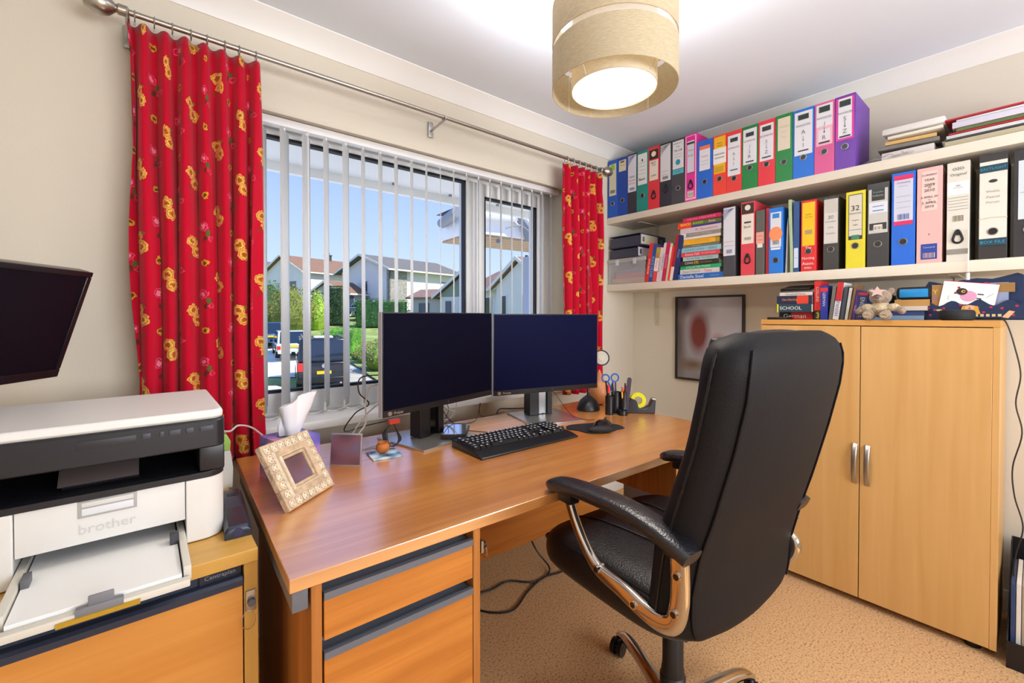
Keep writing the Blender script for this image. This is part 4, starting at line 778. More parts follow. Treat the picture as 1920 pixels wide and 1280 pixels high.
fl, fr = Vector((-2.401, -.752, .73)), Vector((-2.26, -.642, .73)); fd = (fr-fl); fw_ = fd.length; rz = math.atan2(fd.y, fd.x)
t = thing('photo_frame', 'square carved wooden photo frame with rosette border leaning back on the desk', 'photo frame', tuple((fl+fr)/2+Vector((0, 0, .004))), (math.radians(-30), 0, rz))
S = .168; b = MB(); 
for lo, hi in (((-S/2, 0, 0), (S/2, .016, .05)), ((-S/2, 0, S*.98-.05), (S/2, .016, S*.98)), ((-S/2, 0, .05), (-S/2+.05, .016, S*.98-.05)), ((S/2-.05, 0, .05), (S/2, .016, S*.98-.05))): b.box(lo, hi, FRM)
b.build('frame', t, bevel=.002)
b = MB(); q = S/2-.03
def rim(b, cz, s0, s1, y0, y1, m):
    v = [(-s0, y0, cz-s0), (s0, y0, cz-s0), (s0, y0, cz+s0), (-s0, y0, cz+s0), (-s1, y1, cz-s1), (s1, y1, cz-s1), (s1, y1, cz+s1), (-s1, y1, cz+s1)]
    b.add(v, [(0, 1, 5, 4), (1, 2, 6, 5), (2, 3, 7, 6), (3, 0, 4, 7)], m)
cz = S*.49; rim(b, cz, .060, .057, -.0005, -.006, FRL); rim(b, cz, .057, .044, -.006, -.001, FRM); rim(b, cz, .044, .041, -.001, -.005, FRL); rim(b, cz, .041, .038, -.005, .004, FRM); b.build('inner_moulding', t, smooth=0)
b = MB(); N = 7
for i in range(N):
    for j in range(N):
        if 0 < i < N-1 and 0 < j < N-1: continue
        cx_, cz_ = -S/2+.0145+(S-.029)*i/(N-1), .014+(S*.98-.028)*j/(N-1)
        b.tube([(cx_+.0088*math.cos(a), -.0012, cz_+.0088*math.sin(a)) for a in [2*PI*k/14 for k in range(14)]], .0012, FRL, n=4, closed=True); b.ball((cx_, -.0005, cz_), (.004, .002, .004), FRL, n=8)
        for a in (PI/4, 3*PI/4, 5*PI/4, 7*PI/4): b.ball((cx_+.005*math.cos(a), -.0003, cz_+.005*math.sin(a)), (.0026, .0015, .0026), FRL, n=6)
b.build('rosettes', t)
b = MB(); b.box((-.0385, .005, cz-.0385), (.0385, .008, cz+.0385), blurphoto('photo_a', ('5a3f45', '6a4a55', '6b5a70'), 14)); b.build('photo', t, smooth=0)
b = MB(); b.box((-.02, .016, .0), (.02, .018, .13), C_('5a4632'), Matrix.Translation((0, .0, .02)) @ Euler((math.radians(38), 0, 0)).to_matrix().to_4x4() if 0 else None); b.build('easel_back', t)
# small steel photo frame
fl, fr = Vector((-2.225, -.475, .73)), Vector((-2.155, -.54, .73)); fd = fr-fl; rz = math.atan2(fd.y, fd.x)
t = thing('photo_frame', 'small square silver-edged photo frame standing between carved frame and left monitor', 'photo frame', tuple((fl+fr)/2), (math.radians(-8), 0, rz))
w = fd.length; b = MB(); b.box((-w/2, .002, 0), (w/2, .007, w), SILV, bev=.001); b.build('frame', t)
b = MB(); b.box((-w/2+.003, .0005, .004), (w/2-.003, .002, w-.004), blurphoto('photo_b', ('5f4250', '7a5560', '6a6484'), 16)); b.build('photo', t, smooth=0)
b = MB(); b.box((-.012, .007, 0), (.012, .0085, .07), C_('8a8078')); b.build('easel_back', t)
# coaster with clay pot
t = thing('coaster', 'blue and white glazed tile coaster on the desk by left monitor', 'coaster', (-2.055, -.483, .73), math.radians(-8))
b = MB(); b.box((-.047, -.047, 0), (.047, .047, .006), blurphoto('tile', ('e6e8ec', 'c3d2dc', '5f93b0', '3a4a60'), 22, .15), bev=.0015); b.build('tile', t)
CLAY = mat('terracotta', 'b86a2c', .6, var=.15)
t = thing('clay_pot', 'tiny round terracotta pot standing on the tile coaster', 'pot', (-2.058, -.478, .7365))
b = MB(); b.lathe([(.008, 0), (.017, .006), (.022, .015), (.021, .025), (.0155, .032), (.017, .036), (.0145, .036), (.013, .03), (.001, .012)], (0, 0, 0), CLAY, n=28); b.build('pot_body', t)
# dark hub / dock with glossy lid by keyboard
t = thing('desktop_drive', 'flat black desktop drive with glossy mirrored top behind keyboard', 'hard drive', (-1.755, -.44, .738), math.radians(50))
b = MB(); b.box((-.075, -.045, 0), (.075, .045, .018), BLACK, bev=.005); b.build('body', t)
b = MB(); b.box((-.072, -.042, .018), (.072, .042, .0195), mat('mirror_top', 'c6ccd2', .08, .9)); b.build('top_plate', t)
# cables on the desk
cable([(-2.0, -.30, .86), (-2.06, -.33, .83), (-2.11, -.34, .77), (-2.135, -.37, .735), (-2.12, -.43, .733), (-2.17, -.47, .733)], .0028, CWH, 'pale grey cable looping down beside the left monitor stand')
cable([(-2.03, -.40, .98), (-2.085, -.36, .97), (-2.09, -.36, .92), (-2.06, -.37, .88), (-2.10, -.35, .85), (-2.13, -.33, .79), (-2.05, -.34, .80), (-1.95, -.32, .80)], .0022, CB, 'black cable bulging out past the left edge of left monitor')
cable([(-2.03, -.41, .95), (-2.07, -.40, .94), (-2.08, -.39, .88), (-2.08, -.39, .82), (-2.11, -.38, .77), (-2.09, -.38, .735), (-1.99, -.385, .74)], .0028, CWH, 'white cable running down the left edge of the left monitor')
b = MB()
for k in range(5):
    o = .004*k; b.tube(smoothpath([(-2.005+.002*k, -.44, .825), (-2.025-o, -.44, .79), (-2.02-o*.5, -.445, .748), (-2.0, -.445, .741+.001*k), (-1.985+o*.6, -.44, .76), (-1.995, -.44, .80), (-2.005, -.44, .825)], 5), .0018, CB, n=5)
b.box((-2.022, -.452, .818), (-1.985, -.435, .832), C_('d8401f')); tag(b.build('cable_bundle'), 'black cable bundle tied with an orange clip hanging under left monitor', 'cable')
cable([(-1.77, -.36, .85), (-1.74, -.33, .80), (-1.72, -.36, .762), (-1.70, -.42, .742), (-1.66, -.47, .737), (-1.62, -.52, .737), (-1.60, -.553, .752)], .0016, CB, 'black keyboard lead curling from the left monitor stand to the keyboard')
cable([(-1.73, -.30, .86), (-1.70, -.30, .80), (-1.75, -.32, .75), (-1.80, -.30, .735), (-1.70, -.27, .735), (-1.58, -.31, .735), (-1.52, -.27, .80), (-1.50, -.25, .735), (-1.36, -.24, .735)], .0014, CB, 'thin black wire rising in a peak between the two monitors')
cable([(-1.78, -.34, .86), (-1.745, -.35, .82), (-1.71, -.36, .80), (-1.73, -.34, .77), (-1.77, -.35, .79), (-1.78, -.36, .83)], .003, CWH, 'thick black and white cable loop right of the left stand')
cable([(-1.69, -.31, .87), (-1.66, -.3, .83), (-1.70, -.33, .785), (-1.76, -.33, .75), (-1.80, -.35, .747)], .0014, CWH, 'thin white wire dropping from behind the left monitor')
cable([(-1.30, -.36, .75), (-1.27, -.40, .738), (-1.19, -.36, .78), (-1.13, -.33, .815), (-1.16, -.42, .775), (-1.20, -.53, .738), (-1.215, -.62, .742), (-1.225, -.665, .753)], .0013, CB, 'mouse lead rising to a peak behind the right monitor stand')
cable([(-1.42, -.26, .737), (-1.37, -.22, .745), (-1.30, -.22, .737), (-1.24, -.25, .737), (-1.2, -.23, .737)], .003, CB, 'thick black cable lying along the back of the desk')
# lamp with magnifier behind right monitor
t = thing('magnifier_lamp', 'small black magnifying lamp with round lens beside the right monitor', 'lamp', (-1.01, -.45, .73))
b = MB(); b.lathe([(.052, 0), (.055, .006), (.052, .02), (.040, .045), (.022, .062), (.008, .072), (.006, .085)], (0, 0, 0), BLACK, n=32, sx=1.05, sy=1.0); b.build('base', t)
b = MB(); b.tube(smoothpath([(0, 0, .08), (.0, .01, .14), (.02, .02, .19), (.05, -.005, .222)], 6), .004, BLACK, n=8); b.build('arm', t)
b = MB(); T = Matrix.Translation((.072, -.022, .248)) @ Euler((math.radians(75), 0, math.radians(-40))).to_matrix().to_4x4()
b.tube([(.036*math.cos(a), .036*math.sin(a), 0) for a in [2*PI*k/28 for k in range(28)]], .0035, BLACK, n=6, closed=True, T=T); b.build('lens_rim', t)
b = MB(); b.cyl((0, 0, -.001), (0, 0, .001), .034, mat('lens', 'c9c6c0', .15, alpha=.6), T=T, n=28); b.cyl((0, 0, .001), (0, 0, .002), .016, mat('lens_inner', 'b0a48a', .2, .5), T=T, n=20); b.build('lens', t)
# peach gourd vase
t = thing('gourd', 'smooth peach-coloured gourd ornament behind the pen holder', 'ornament', (-.865, -.40, .73))
b = MB(); b.lathe([(.012, 0), (.035, .008), (.049, .03), (.053, .055), (.047, .085), (.032, .115), (.018, .14), (.010, .16), (.004, .175), (.001, .178)], (0, 0, 0), mat('peach', 'd08a58', .35), n=36); b.build('gourd_body', t)
# pen holder
t = thing('pen_holder', 'black ribbed desk tidy of several tubes holding pens and scissors', 'desk tidy', (-.985, -.60, .73), math.radians(-40))
DK = mat('tidy_black', '15151a', .3); b = MB()
for (x_, y_, r, h) in ((-.035, 0, .019, .085), (.022, -.014, .021, .022), (.0, .026, .02, .10), (.035, .02, .019, .10)):
    b.shell([(r, 0), (r, h), (r-.0015, h), (r-.0015, .002)], (x_, y_, 0), DK, n=24); b.cyl((x_, y_, 0), (x_, y_, .003), r, DK, n=24)
b.box((-.03, -.01, 0), (.035, .03, .006), DK); b.build('tubes', t)
def pen(x_, y_, l, lean, az, body, tip, lab, r=.0042, name='pen'):
    o = Vector((-.985, -.60, .735)); v = Vector((math.sin(lean)*math.cos(az), math.sin(lean)*math.sin(az), math.cos(lean))); p = o+Vector((x_*math.cos(-.7)-y_*math.sin(-.7), x_*math.sin(-.7)+y_*math.cos(-.7), 0))
    tt = thing(name, lab, name.replace('_', ' '), tuple(p)); b = MB(); b.cyl((0, 0, 0), v*l*.72, r, C_(body, .35), n=12); b.build('barrel', tt); b = MB(); b.cyl(v*l*.72, v*l, r*1.1, C_(tip, .35), r1=r*.9, n=12); b.build('cap', tt)
pen(-.035, 0, .13, .05, 3.0, '2a2a30', 'e0303a', 'pen with a red and white cap, nearest the lamp in desk tidy', .006)
pen(-.036, .004, .15, .10, 2.6, '1f1f26', '26262c', 'black marker pen behind the red capped pen')
pen(.0, .026, .14, .20, 3.2, '2b5a3a', '2a2a2e', 'dark green pen leaning in desk tidy')
pen(.002, .03, .14, .06, 1.0, '3a2a5a', '5a2a5a', 'purple pen in the back tube of desk tidy')
pen(.035, .02, .10, .22, 3.4, 'e8a01c', 'e8b040', 'yellow pencil leaning left in desk tidy', .004, 'pencil')
pen(.037, .016, .135, .08, .3, '6a1a20', '3a1a20', 'thin dark red pencil in the right tube', .0035, 'pencil')
pen(.040, .022, .125, .14, .2, 'c0226a', 'd8307a', 'magenta pen in the right tube of desk tidy', .005)
pen(.033, .024, .115, .05, 1.3, 'd8561c', 'd8561c', 'orange stub pen in the right tube of desk tidy', .005)
t = thing('nail_file', 'long dark emery board standing tall in desk tidy', 'nail file', (-.952, -.625, .74), (math.radians(-3), math.radians(6), math.radians(-50)))
b = MB(); pts = [(-.009, 0), (.009, 0), (.010, .15)]+[(.010*math.cos(a), .15+.010*math.sin(a)) for a in (PI/6, PI/3, PI/2, 2*PI/3, 5*PI/6)]+[(-.010, .15)]
b.prism(pts, 'y', -.001, .001, C_('3a3440')); b.build('board', t)
t = thing('scissors', 'scissors with blue ring handles standing upright in desk tidy', 'scissors', (-.977, -.575, .742), (0, math.radians(-6), math.radians(-50)))
BLU = mat('scissor_blue', '2460b8', .35)
for s in (-1, 1):
    b = MB(); b.tube([(s*.021+.0165*math.cos(a), 0, .152+.0175*math.sin(a)) for a in [2*PI*k/22 for k in range(22)]], .0036, BLU, n=7, closed=True); b.tube([(s*.012, 0, .138), (s*.006, 0, .12), (-s*.003, 0, .095)], .0045, BLU, n=7); b.build('handle', t)
    b = MB(); b.prism([(-s*.006, .1), (s*.001, .1), (s*.002, .01), (-s*.001, .0)], 'y', s*.0006-.0006, s*.0006+.0006, STEEL); b.build('blade', t)
# binder clip and tape dispenser
t = thing('binder_clip', 'small black and silver foldback clip in the low tube of desk tidy', 'clip', (-.975, -.632, .7335), .5)
b = MB(); b.prism([(-.006, 0), (.006, 0), (.001, .012), (-.001, .012)], 'x', -.012, .012, BLACKG); b.build('clip_body', t); b = MB(); b.tube([(-.006, 0, .011), (-.008, .0, .028), (0, 0, .033), (.008, 0, .028), (.006, 0, .011)], .0008, CHROME, n=5); b.build('clip_arm', t)
t = thing('tape_dispenser', 'black desktop tape dispenser holding a yellow roll of tape', 'tape dispenser', (-.872, -.648, .73), math.radians(-45))
b = MB(); b.prism([(-.065, 0), (.062, 0), (.066, .062), (.05, .066), (.038, .036), (.018, .022), (-.01, .024), (-.02, .056), (-.045, .07), (-.062, .05)], 'y', -.021, .021, mat('dispenser_black', '14141c', .35)); b.build('body', t, bevel=.004)
b = MB(); T = Matrix.Translation((-.012, 0, .058)) @ Euler((PI/2, 0, 0)).to_matrix().to_4x4(); b.shell([(.036, -.0095), (.036, .0095), (.019, .0095), (.019, -.0095)], (0, 0, 0), mat('tape_yellow', 'cfd01c', .3), n=36)
o = b.build('tape_roll', t); o.matrix_local = T
b = MB(); b.prism([(.05, .066), (.066, .062), (.069, .068), (.052, .071)], 'y', -.012, .012, STEEL); b.build('cutter', t)

# ------------------------------------------------------------------ office chair
LEA = mat('black_leather', '121116', .36, bump=.25, bscale=260, spec=.4); LEAB = mat('black_vinyl', '131114', .6, bump=.1, bscale=300, spec=.2)
CHW = mat('chair_chrome', 'cfcac4', .12, 1)
ch = thing('office_chair', 'high-backed black leather office chair with chrome arm loops pulled up at the desk', 'office chair', (-1.545, -1.206, 0), math.radians(-5))
CO = Vector((-.059, -.069, 0))   # the upper part sits slightly back on the column
def lerp(tb, z):
    for (a, b_) in zip(tb, tb[1:]):
        if z <= b_[0]: f = (z-a[0])/(b_[0]-a[0]); return [p+(q-p)*f for p, q in zip(a[1:], b_[1:])]
    return list(tb[-1][1:])
#        z     yrear  hwR   yfront hwF  bulge
TB_ = [(.512, -.150, .13, -.12, .15, .02), (.524, -.155, .175, -.11, .20, .035), (.545, -.157, .195, -.11, .235, .045), (.58, -.158, .205, -.11, .252, .05), (.63, -.160, .207, -.115, .25, .05), (.72, -.180, .213, -.128, .25, .055), (.80, -.205, .208, -.15, .246, .05), (.93, -.24, .203, -.188, .243, .045),
       (1.03, -.262, .203, -.21, .243, .045), (1.085, -.268, .204, -.22, .241, .05), (1.115, -.267, .197, -.222, .232, .05), (1.135, -.260, .178, -.222, .21, .04), (1.148, -.248, .14, -.225, .165, .02)]
rings = []
for i in range(30):
    z = .512+(1.148-.512)*(1-math.cos(PI*i/29))/2; yr, hr, yf, hf, bl = lerp(TB_, z)
    rings.append([(-hr, yr, z), (-hr*.6, yr-.010, z), (0, yr-.014, z), (hr*.6, yr-.010, z), (hr, yr, z), ((hr+hf)/2+.006, (yr+yf)/2-.004, z), (hf, yf, z), (hf*.92, yf+bl*.7, z), (hf*.6, yf+bl, z), (0, yf+bl*.9, z), (-hf*.6, yf+bl, z), (-hf*.92, yf+bl*.7, z), (-hf, yf, z), (-(hr+hf)/2-.006, (yr+yf)/2-.004, z)])
rings = [[p for p in smoothpath(r+[r[0]], 4)[:-1]] for r in rings]
b = MB(); b.loft(rings, LEAB); br = b.build('backrest', ch, smooth=60, loc=CO)
for s in (-1, 1):
    b = MB(); pts = []; pts2 = []
    for i in range(26):
        z = .54+(1.12-.54)*i/25; yr, hr, yf, hf, bl = lerp(TB_, z); pts.append((s*(hf+.000), yf+.002, z)); pts2.append((s*(hr+.002), yr-.0015, z))
    b.tube(pts, .0032, LEA, n=6); b.build('piping', ch, loc=CO); b = MB(); b.tube(pts2, .0022, LEAB, n=6); b.build('rear_seam', ch, loc=CO)
# headrest cushion (front top) with gathered fold
rg = []
for i in range(15):
    a = PI*i/14; z = 1.055-.085*math.cos(a); th = .048*math.sin(a)**.5+.004; yb = -.190-.01*math.sin(a); hw = .205*(.93+.07*math.sin(a))
    rg.append([(-hw*math.copysign(abs(math.cos(g))**.5, math.cos(g)), yb+th*math.sin(g)+.0, z) for g in [2*PI*k/20 for k in range(20)]])
b = MB(); b.loft(rg, LEA); b.build('headrest', ch, smooth=60, sub=1, loc=CO)
b = MB(); rg = []
for i in range(9):   # rolled top of headrest reaching over the back
    f = i/8; x_ = -.19+.38*f; e = math.sin(PI*f)**.35 if 0 < f < 1 else .2
    rg.append([(x_, -.215+.040*e*math.cos(g), 1.120+.034*e*math.sin(g)) for g in [2*PI*k/14 for k in range(14)]])
b.loft(rg, LEA); b.build('headrest_roll', ch, smooth=60, sub=1, loc=CO)
# seat
rg = []
for (z, s, fr) in ((.415, .70, 0), (.425, .9, .0), (.45, .99, .0), (.475, 1.0, .004), (.50, 1.0, .006), (.522, .97, .004), (.538, .88, 0), (.545, .6, -.01)):
    ring = []
    for k in range(32):
        g = 2*PI*k/32; cx_, sy_ = math.cos(g), math.sin(g); x_ = .245*s*math.copysign(abs(cx_)**.45, cx_); y_ = .245*s*math.copysign(abs(sy_)**.45, sy_)+.045
        ring.append((x_, y_+fr, z-(.03*max(0, (y_-.16)/.12)**2 if y_ > .16 else 0)-(0 if abs(x_) > .12 else 0)))
    rg.append(ring)
b = MB(); b.loft(rg, LEA); b.build('seat', ch, smooth=60, sub=1, loc=CO+Vector((0, .03, .078)))
b = MB()
b.tube(smoothpath([(-.225, -.15, .52), (-.232, 0, .523), (-.232, .15, .515), (-.21, .255, .49), (-.15, .282, .48), (0, .288, .478), (.15, .282, .48), (.21, .255, .49), (.232, .15, .515), (.232, 0, .523), (.225, -.15, .52)], 6), .003, LEA, n=6)
b.tube(smoothpath([(-.10, .265, .517), (-.095, .15, .543), (-.08, 0, .547), (-.07, -.13, .545)], 5), .002, LEA, n=5); b.tube(smoothpath([(.10, .265, .517), (.095, .15, .543), (.08, 0, .547), (.07, -.13, .545)], 5), .002, LEA, n=5)
b.build('seat_piping', ch, loc=CO+Vector((0, .03, .078)))
b = MB(); b.box((-.15, -.14, .395), (.15, .2, .418), BLACK, bev=.006); b.box((-.035, -.14, .385), (.035, -.10, .41), BLACK, bev=.004); b.box((-.05, -.05, .34), (.05, .09, .396), BLACK, bev=.006); b.tube([(.05, .03, .37), (.18, .03, .365), (.235, .035, .36)], .005, BLACK, n=8); b.build('tilt_mechanism', ch, loc=CO+Vector((.03, .05, .062)))
# arms
for s in (-1, 1):
    CA = CO+Vector((0 if s < 0 else -.034, 0, .0 if s < 0 else -.012))
    loop = smoothpath([(s*.25, .152, .735), (s*.25, .130, .69), (s*.25, .095, .640), (s*.25, .050, .602), (s*.25, -.02, .590), (s*.25, -.085, .576), (s*.25, -.125, .576), (s*.25, -.150-.0*s, .592), (s*.25, -.160, .630), (s*.25, -.162+(.06 if s > 0 else 0), .67), (s*.25, -.160+(.08 if s > 0 else 0), .735)], 7)
    nl = len(loop); hh = [.022+.016*min(1, max(0, (i/nl-.22)/.2)) for i in range(nl)]
    b = MB(); b.tube(loop, 1, CHW, n=14, w=[.020]*nl, h=hh, up=(1, 0, 0)); fr_ = b.build('arm_loop', ch, smooth=60, loc=CA)
    for (y_, z_) in ((.045, .606), (-.06, .582), (-.156, .615), (-.162, .69)):
        b = MB(); b.cyl((s*.241, y_, z_), (s*.264, y_, z_), .009, CHW, n=18); b.cyl((s*.264, y_, z_), (s*.2645, y_, z_), .006, BLACK, n=16); b.build('arm_bolt', fr_)
    pad = smoothpath([(s*.25, .218, .742), (s*.25, .20, .751), (s*.25, .14, .762), (s*.25, .04, .769), (s*.25, -.04, .768), (s*.25, -.11, .758), (s*.25, -.16, .744), (s*.25, -.188, .732)], 6)
    n_p = len(pad); ww = [.062*min(1, .45+3.2*i/n_p)*(1 if i < n_p*.8 else 1-.2*(i-n_p*.8)/(n_p*.2)) for i in range(n_p)]; hh = [.032*min(1, .4+4*i/n_p) for i in range(n_p)]
    b = MB(); b.tube(pad, 1, mat('pad_leather', '15141a', .28, bump=.2, bscale=220, spec=.7), n=16, w=ww, h=hh, up=(1, 0, 0)); pd_ = b.build('armrest_pad', ch, smooth=60, loc=CA)
    b = MB(); b.box((s*.25-.016, .128, .722), (s*.25+.016, .174, .757), BLACK, bev=.004); b.build('pad_mount', pd_)
    b = MB(); b.box((s*.25-.016, -.180, .722), (s*.25+.016, -.135, .750), BLACK, bev=.004); b.build('pad_mount', pd_)
# base
b = MB(); b.lathe([(.024, .07), (.034, .075), (.034, .20), (.030, .205), (.030, .22), (.0275, .225), (.0275, .33), (.024, .335), (.024, .41)], (0, 0, 0), mat('column_black', '141317', .45), n=28); b.build('gas_column', ch)
b = MB(); b.lathe([(.03, .065), (.045, .075), (.045, .115), (.035, .125)], (0, 0, 0), CHW, n=28); b.build('hub', ch)
for k in range(5):
    a = math.radians(-6.5+72*k); c, s = math.cos(a), math.sin(a)
    b = MB(); leg = smoothpath([(.03*c, .03*s, .098), (.12*c, .12*s, .104), (.24*c, .24*s, .096), (.31*c, .31*s, .082), (.345*c, .345*s, .062)], 5)
    nl = len(leg); b.tube(leg, 1, CHW, n=12, w=[.045-.016*i/nl for i in range(nl)], h=[.030-.010*i/nl for i in range(nl)], up=(-s, c, 0)); b.build('base_leg', ch, smooth=60)
    a2 = a+[.6, -.9, 1.2, .3, -.5][k]; cs, sn = math.cos(a2), math.sin(a2); o = Vector((.345*c, .345*s, 0)); d = Vector((cs, sn, 0)); p = Vector((-sn, cs, 0)); wc = o-d*.012+Vector((0, 0, .0262))
    b = MB(); BW = mat('caster_black', '101014', .35)
    for q in (-1, 1): b.cyl(wc+p*(q*.006), wc+p*(q*.020), .026, BW, n=22)
    b.cyl(wc-p*.021, wc+p*.021, .009, BW, n=12); b.cyl(o+Vector((0, 0, .045)), o+Vector((0, 0, .070)), .006, STEEL, n=10); b.cyl(wc+Vector((0, 0, .012)), o+Vector((0, 0, .05)), .012, BW, n=12); b.build('caster', ch)
b = MB(); T = Matrix.Translation((-.234, -.150, .655)) @ Euler((0, 0, math.radians(50))).to_matrix().to_4x4()
b.box((-.0008, -.011, -.028), (.0008, .011, .022), C_('e9eef2'), T); b.box((-.001, -.0112, .014), (.001, .0112, .026), C_('1f62b8'), T); b.text('Dynamic', (-.0012, 0, -.004), Z, Y, .034, .008, C_('3a7ac0'), T); tg = b.build('fabric_tag', ch, smooth=0, loc=CO); tg['label'] = 'white and blue maker tag on the side of the backrest'

# ------------------------------------------------------------------ cupboard
BE = wood('beech_door', 'd6a96c', 'c99a5a', 2, .38, .6); BEE = wood('beech_edge', 'd09a52', 'c48a42', 1, .4, .6)
cu = thing('cupboard', 'tall beech two-door office cupboard with curved steel handles standing under the shelves', 'cupboard', (-.419, -.9988, 0)); CY = -.7573; CX = .405
b = MB(); b.box((0, CY, 1.1424), (CX, 0, 1.165), BEE); b.box((.002, CY, .03), (CX, CY+.018, 1.1424), BE); b.box((.02, -.018, .03), (CX, 0, 1.1424), BE); b.box((CX-.008, CY+.018, .03), (CX, -.018, 1.1424), BE); b.box((.02, CY+.018, .03), (CX-.008, -.018, .05), BE)
b.build('carcass', cu, bevel=.0008)
for (y0, y1, hy) in ((-.001, -.3745, -.361), (-.3775, CY+.0185, -.402)):
    b = MB(); b.box((0, y1, .032), (.018, y0, 1.139), BE); d = b.build('door', cu, bevel=.0008)
    b = MB(); pts = [(-.002-.020*math.sin(PI*k/12)**.7, hy, .50+.16*k/12) for k in range(13)]; b.tube(pts, 1, STEEL, n=10, w=.018, h=.005, up=(0, 1, 0)); b.cyl((0, hy, .506), (-.006, hy, .506), .005, STEEL, n=10); b.cyl((0, hy, .654), (-.006, hy, .654), .005, STEEL, n=10); b.build('handle', d, smooth=60)
for (x_, y_) in ((.05, -.05), (.05, CY+.06), (.36, -.05), (.36, CY+.06)):
    b = MB(); b.cyl((x_, y_, 0), (x_, y_, .03), .022, BLACK, n=16); b.build('foot', cu)
# things standing on the cupboard
TZ = 1.165
CB_ = 'books lying in the pile on the cupboard'
def flatbook(y0, y1, x, z, w, d, col, label, texts=(), stripe=(), grp=None): return book(y0, w-.0006, y0-y1, d, col, label, 0, texts=texts, stripe=stripe, x=x, z=z, grp=grp, flat=True)
t = thing('phone', 'black handset lying at the left corner of the cupboard top', 'phone', (-.395, -1.055, TZ)); b = MB(); b.box((-.012, -.05, 0), (.06, .035, .011), BLACK, bev=.003); b.build('body', t)
flatbook(-1.045, -1.19, -.33, TZ, .034, .18, '1f1a1e', 'black and red book lettered German, lowest of the pile on the cupboard', [(.45, 'German', .75, 'e8dccb')], ((.35, .95, 'c02a2e'),), CB_)
flatbook(-1.048, -1.19, -.375, TZ+.034, .038, .19, '1c3a4a', 'dark teal SCHOOL DICTIONARY in the pile on the cupboard', [(.42, 'SCHOOL', .62, 'eef0e6')], ((.02, .07, 'd8d02a'),), CB_)
flatbook(-1.045, -1.188, -.36, TZ+.072, .038, .18, '1b2440', 'navy book with orange and red title block in the pile on the cupboard', [(.38, 'Gardening', .45, 'e08a3a')], ((.58, .9, 'd8402a'),), CB_)
flatbook(-1.055, -1.188, -.355, TZ+.11, .015, .17, 'd8d4ce', 'thin white book in the pile on the cupboard', [(.5, 'Household Notes', .6, '6a6a70')], (), CB_)
b = MB(); b.box((0, -.12, 0), (.12, 0, .012), BLACK, bev=.002); tag(b.build('notebook', loc=(-.345, -1.055, TZ+.131), rot=(math.radians(0), math.radians(-10), 0)), 'black notebook tipped up on top of the cupboard book pile', 'notebook')
SB = 'small dictionaries standing on the cupboard'
flatbook(-1.1925, -1.219, -.345, TZ, .04, .12, '25221c', 'tiny thick black and yellow book lying under the red dictionary', [(.5, '3', .5, 'd8d02a')], ((.4, .7, '6a6418'),))
book(-1.2185, .025, .130, .11, 'cc2028', 'red dictionary standing on the tiny black book', 0, texts=[(.55, 'COLLINS', .5, 'f0c8c0')], x=-.35, z=TZ+.041, grp=None)
book(-1.2465, .0265, .150, .12, '20308c', 'blue dictionary with red band standing beside the red dictionary', 0, texts=[(.6, 'GERMAN', .4, 'c8d0f0')], stripe=((.82, .93, 'c82838'),), x=-.36)and None
bpy.data.objects[-1] if 0 else None
for (y0, w, h, c, lab, ln, tx, stp) in ((-1.262, .012, .145, '6b6a64', 'thin grey book leaning right of the blue dictionary', 6, [], ()), (-1.285, .021, .160, 'e6e4e2', 'white and red dictionary lettered SPANISH leaning', 7, [(.32, 'SPANISH', .45, '2a4aa0')], ((.5, 1, 'c0242c'),)), (-1.303, .013, .140, '3c4450', 'slate grey pocket book leaning', 7, [], ()), (-1.317, .010, .135, 'cfd0cc', 'thin off-white pocket book leaning', 7, [], ()), (-1.329, .009, .150, '7a5a3a', 'thin brown pocket book leaning', 8, [], ()), (-1.342, .011, .125, '4a2a78', 'purple pocket book leaning against the navy ENGLISH dictionary', 8, [(.4, 'VERBS', .5, 'd8c8e8')], ()), (-1.375, .031, .115, '27386a', 'navy dictionary lettered ENGLISH leaning beside teddy bear', 6, [(.45, 'ENGLISH', .7, 'd0d4e4')], ((.88, .97, 'c83038'),))):
    book(y0, w, h, .12, c, lab, ln, texts=tx, stripe=stp, x=-.36, z=TZ, grp=SB)
for o in list(bpy.data.objects):
    if o.get('label') == 'blue dictionary with red band standing beside the red dictionary': o.location.z = TZ
# books under and beside the bear
BB = 'flat books behind the teddy bear'
flatbook(-1.385, -1.55, -.31, TZ, .018, .2, '8fb4d8', 'pale blue book lying lowest behind the teddy bear', grp=BB)
flatbook(-1.39, -1.55, -.30, TZ+.018, .02, .2, '3a4f8a', 'blue book lying second from the bottom behind the teddy bear', grp=BB)
flatbook(-1.37, -1.56, -.31, TZ+.038, .018, .2, 'd5cabc', 'cream book lying third from the bottom behind the teddy bear', grp=BB)
flatbook(-1.46, -1.565, -.30, TZ+.056, .026, .18, 'b98a4e', 'tan brown book lying topmost beneath the blue pencil case', grp=BB)
t = thing('camera_case', 'black soft case lying behind the teddy bear', 'case', (-.22, -1.41, TZ+.0565)); b = MB(); b.box((-.05, -.035, 0), (.07, .05, .05), mat('soft_black', '17171b', .8), bev=.015); b.build('case_body', t)
t = thing('pencil_case', 'bright blue and black pencil case lying on the tan book', 'pencil case', (-.285, -1.515, TZ+.0825), (math.radians(0), 0, 0)); b = MB(); b.box((0, -.055, 0), (.10, .055, .05), mat('soft_black', '17171b', .8), bev=.016); b.build('case_body', t)
b = MB(); b.box((-.0035, -.043, .008), (.02, .043, .042), C_('1687c8'), bev=.004); b.build('front_panel', t)
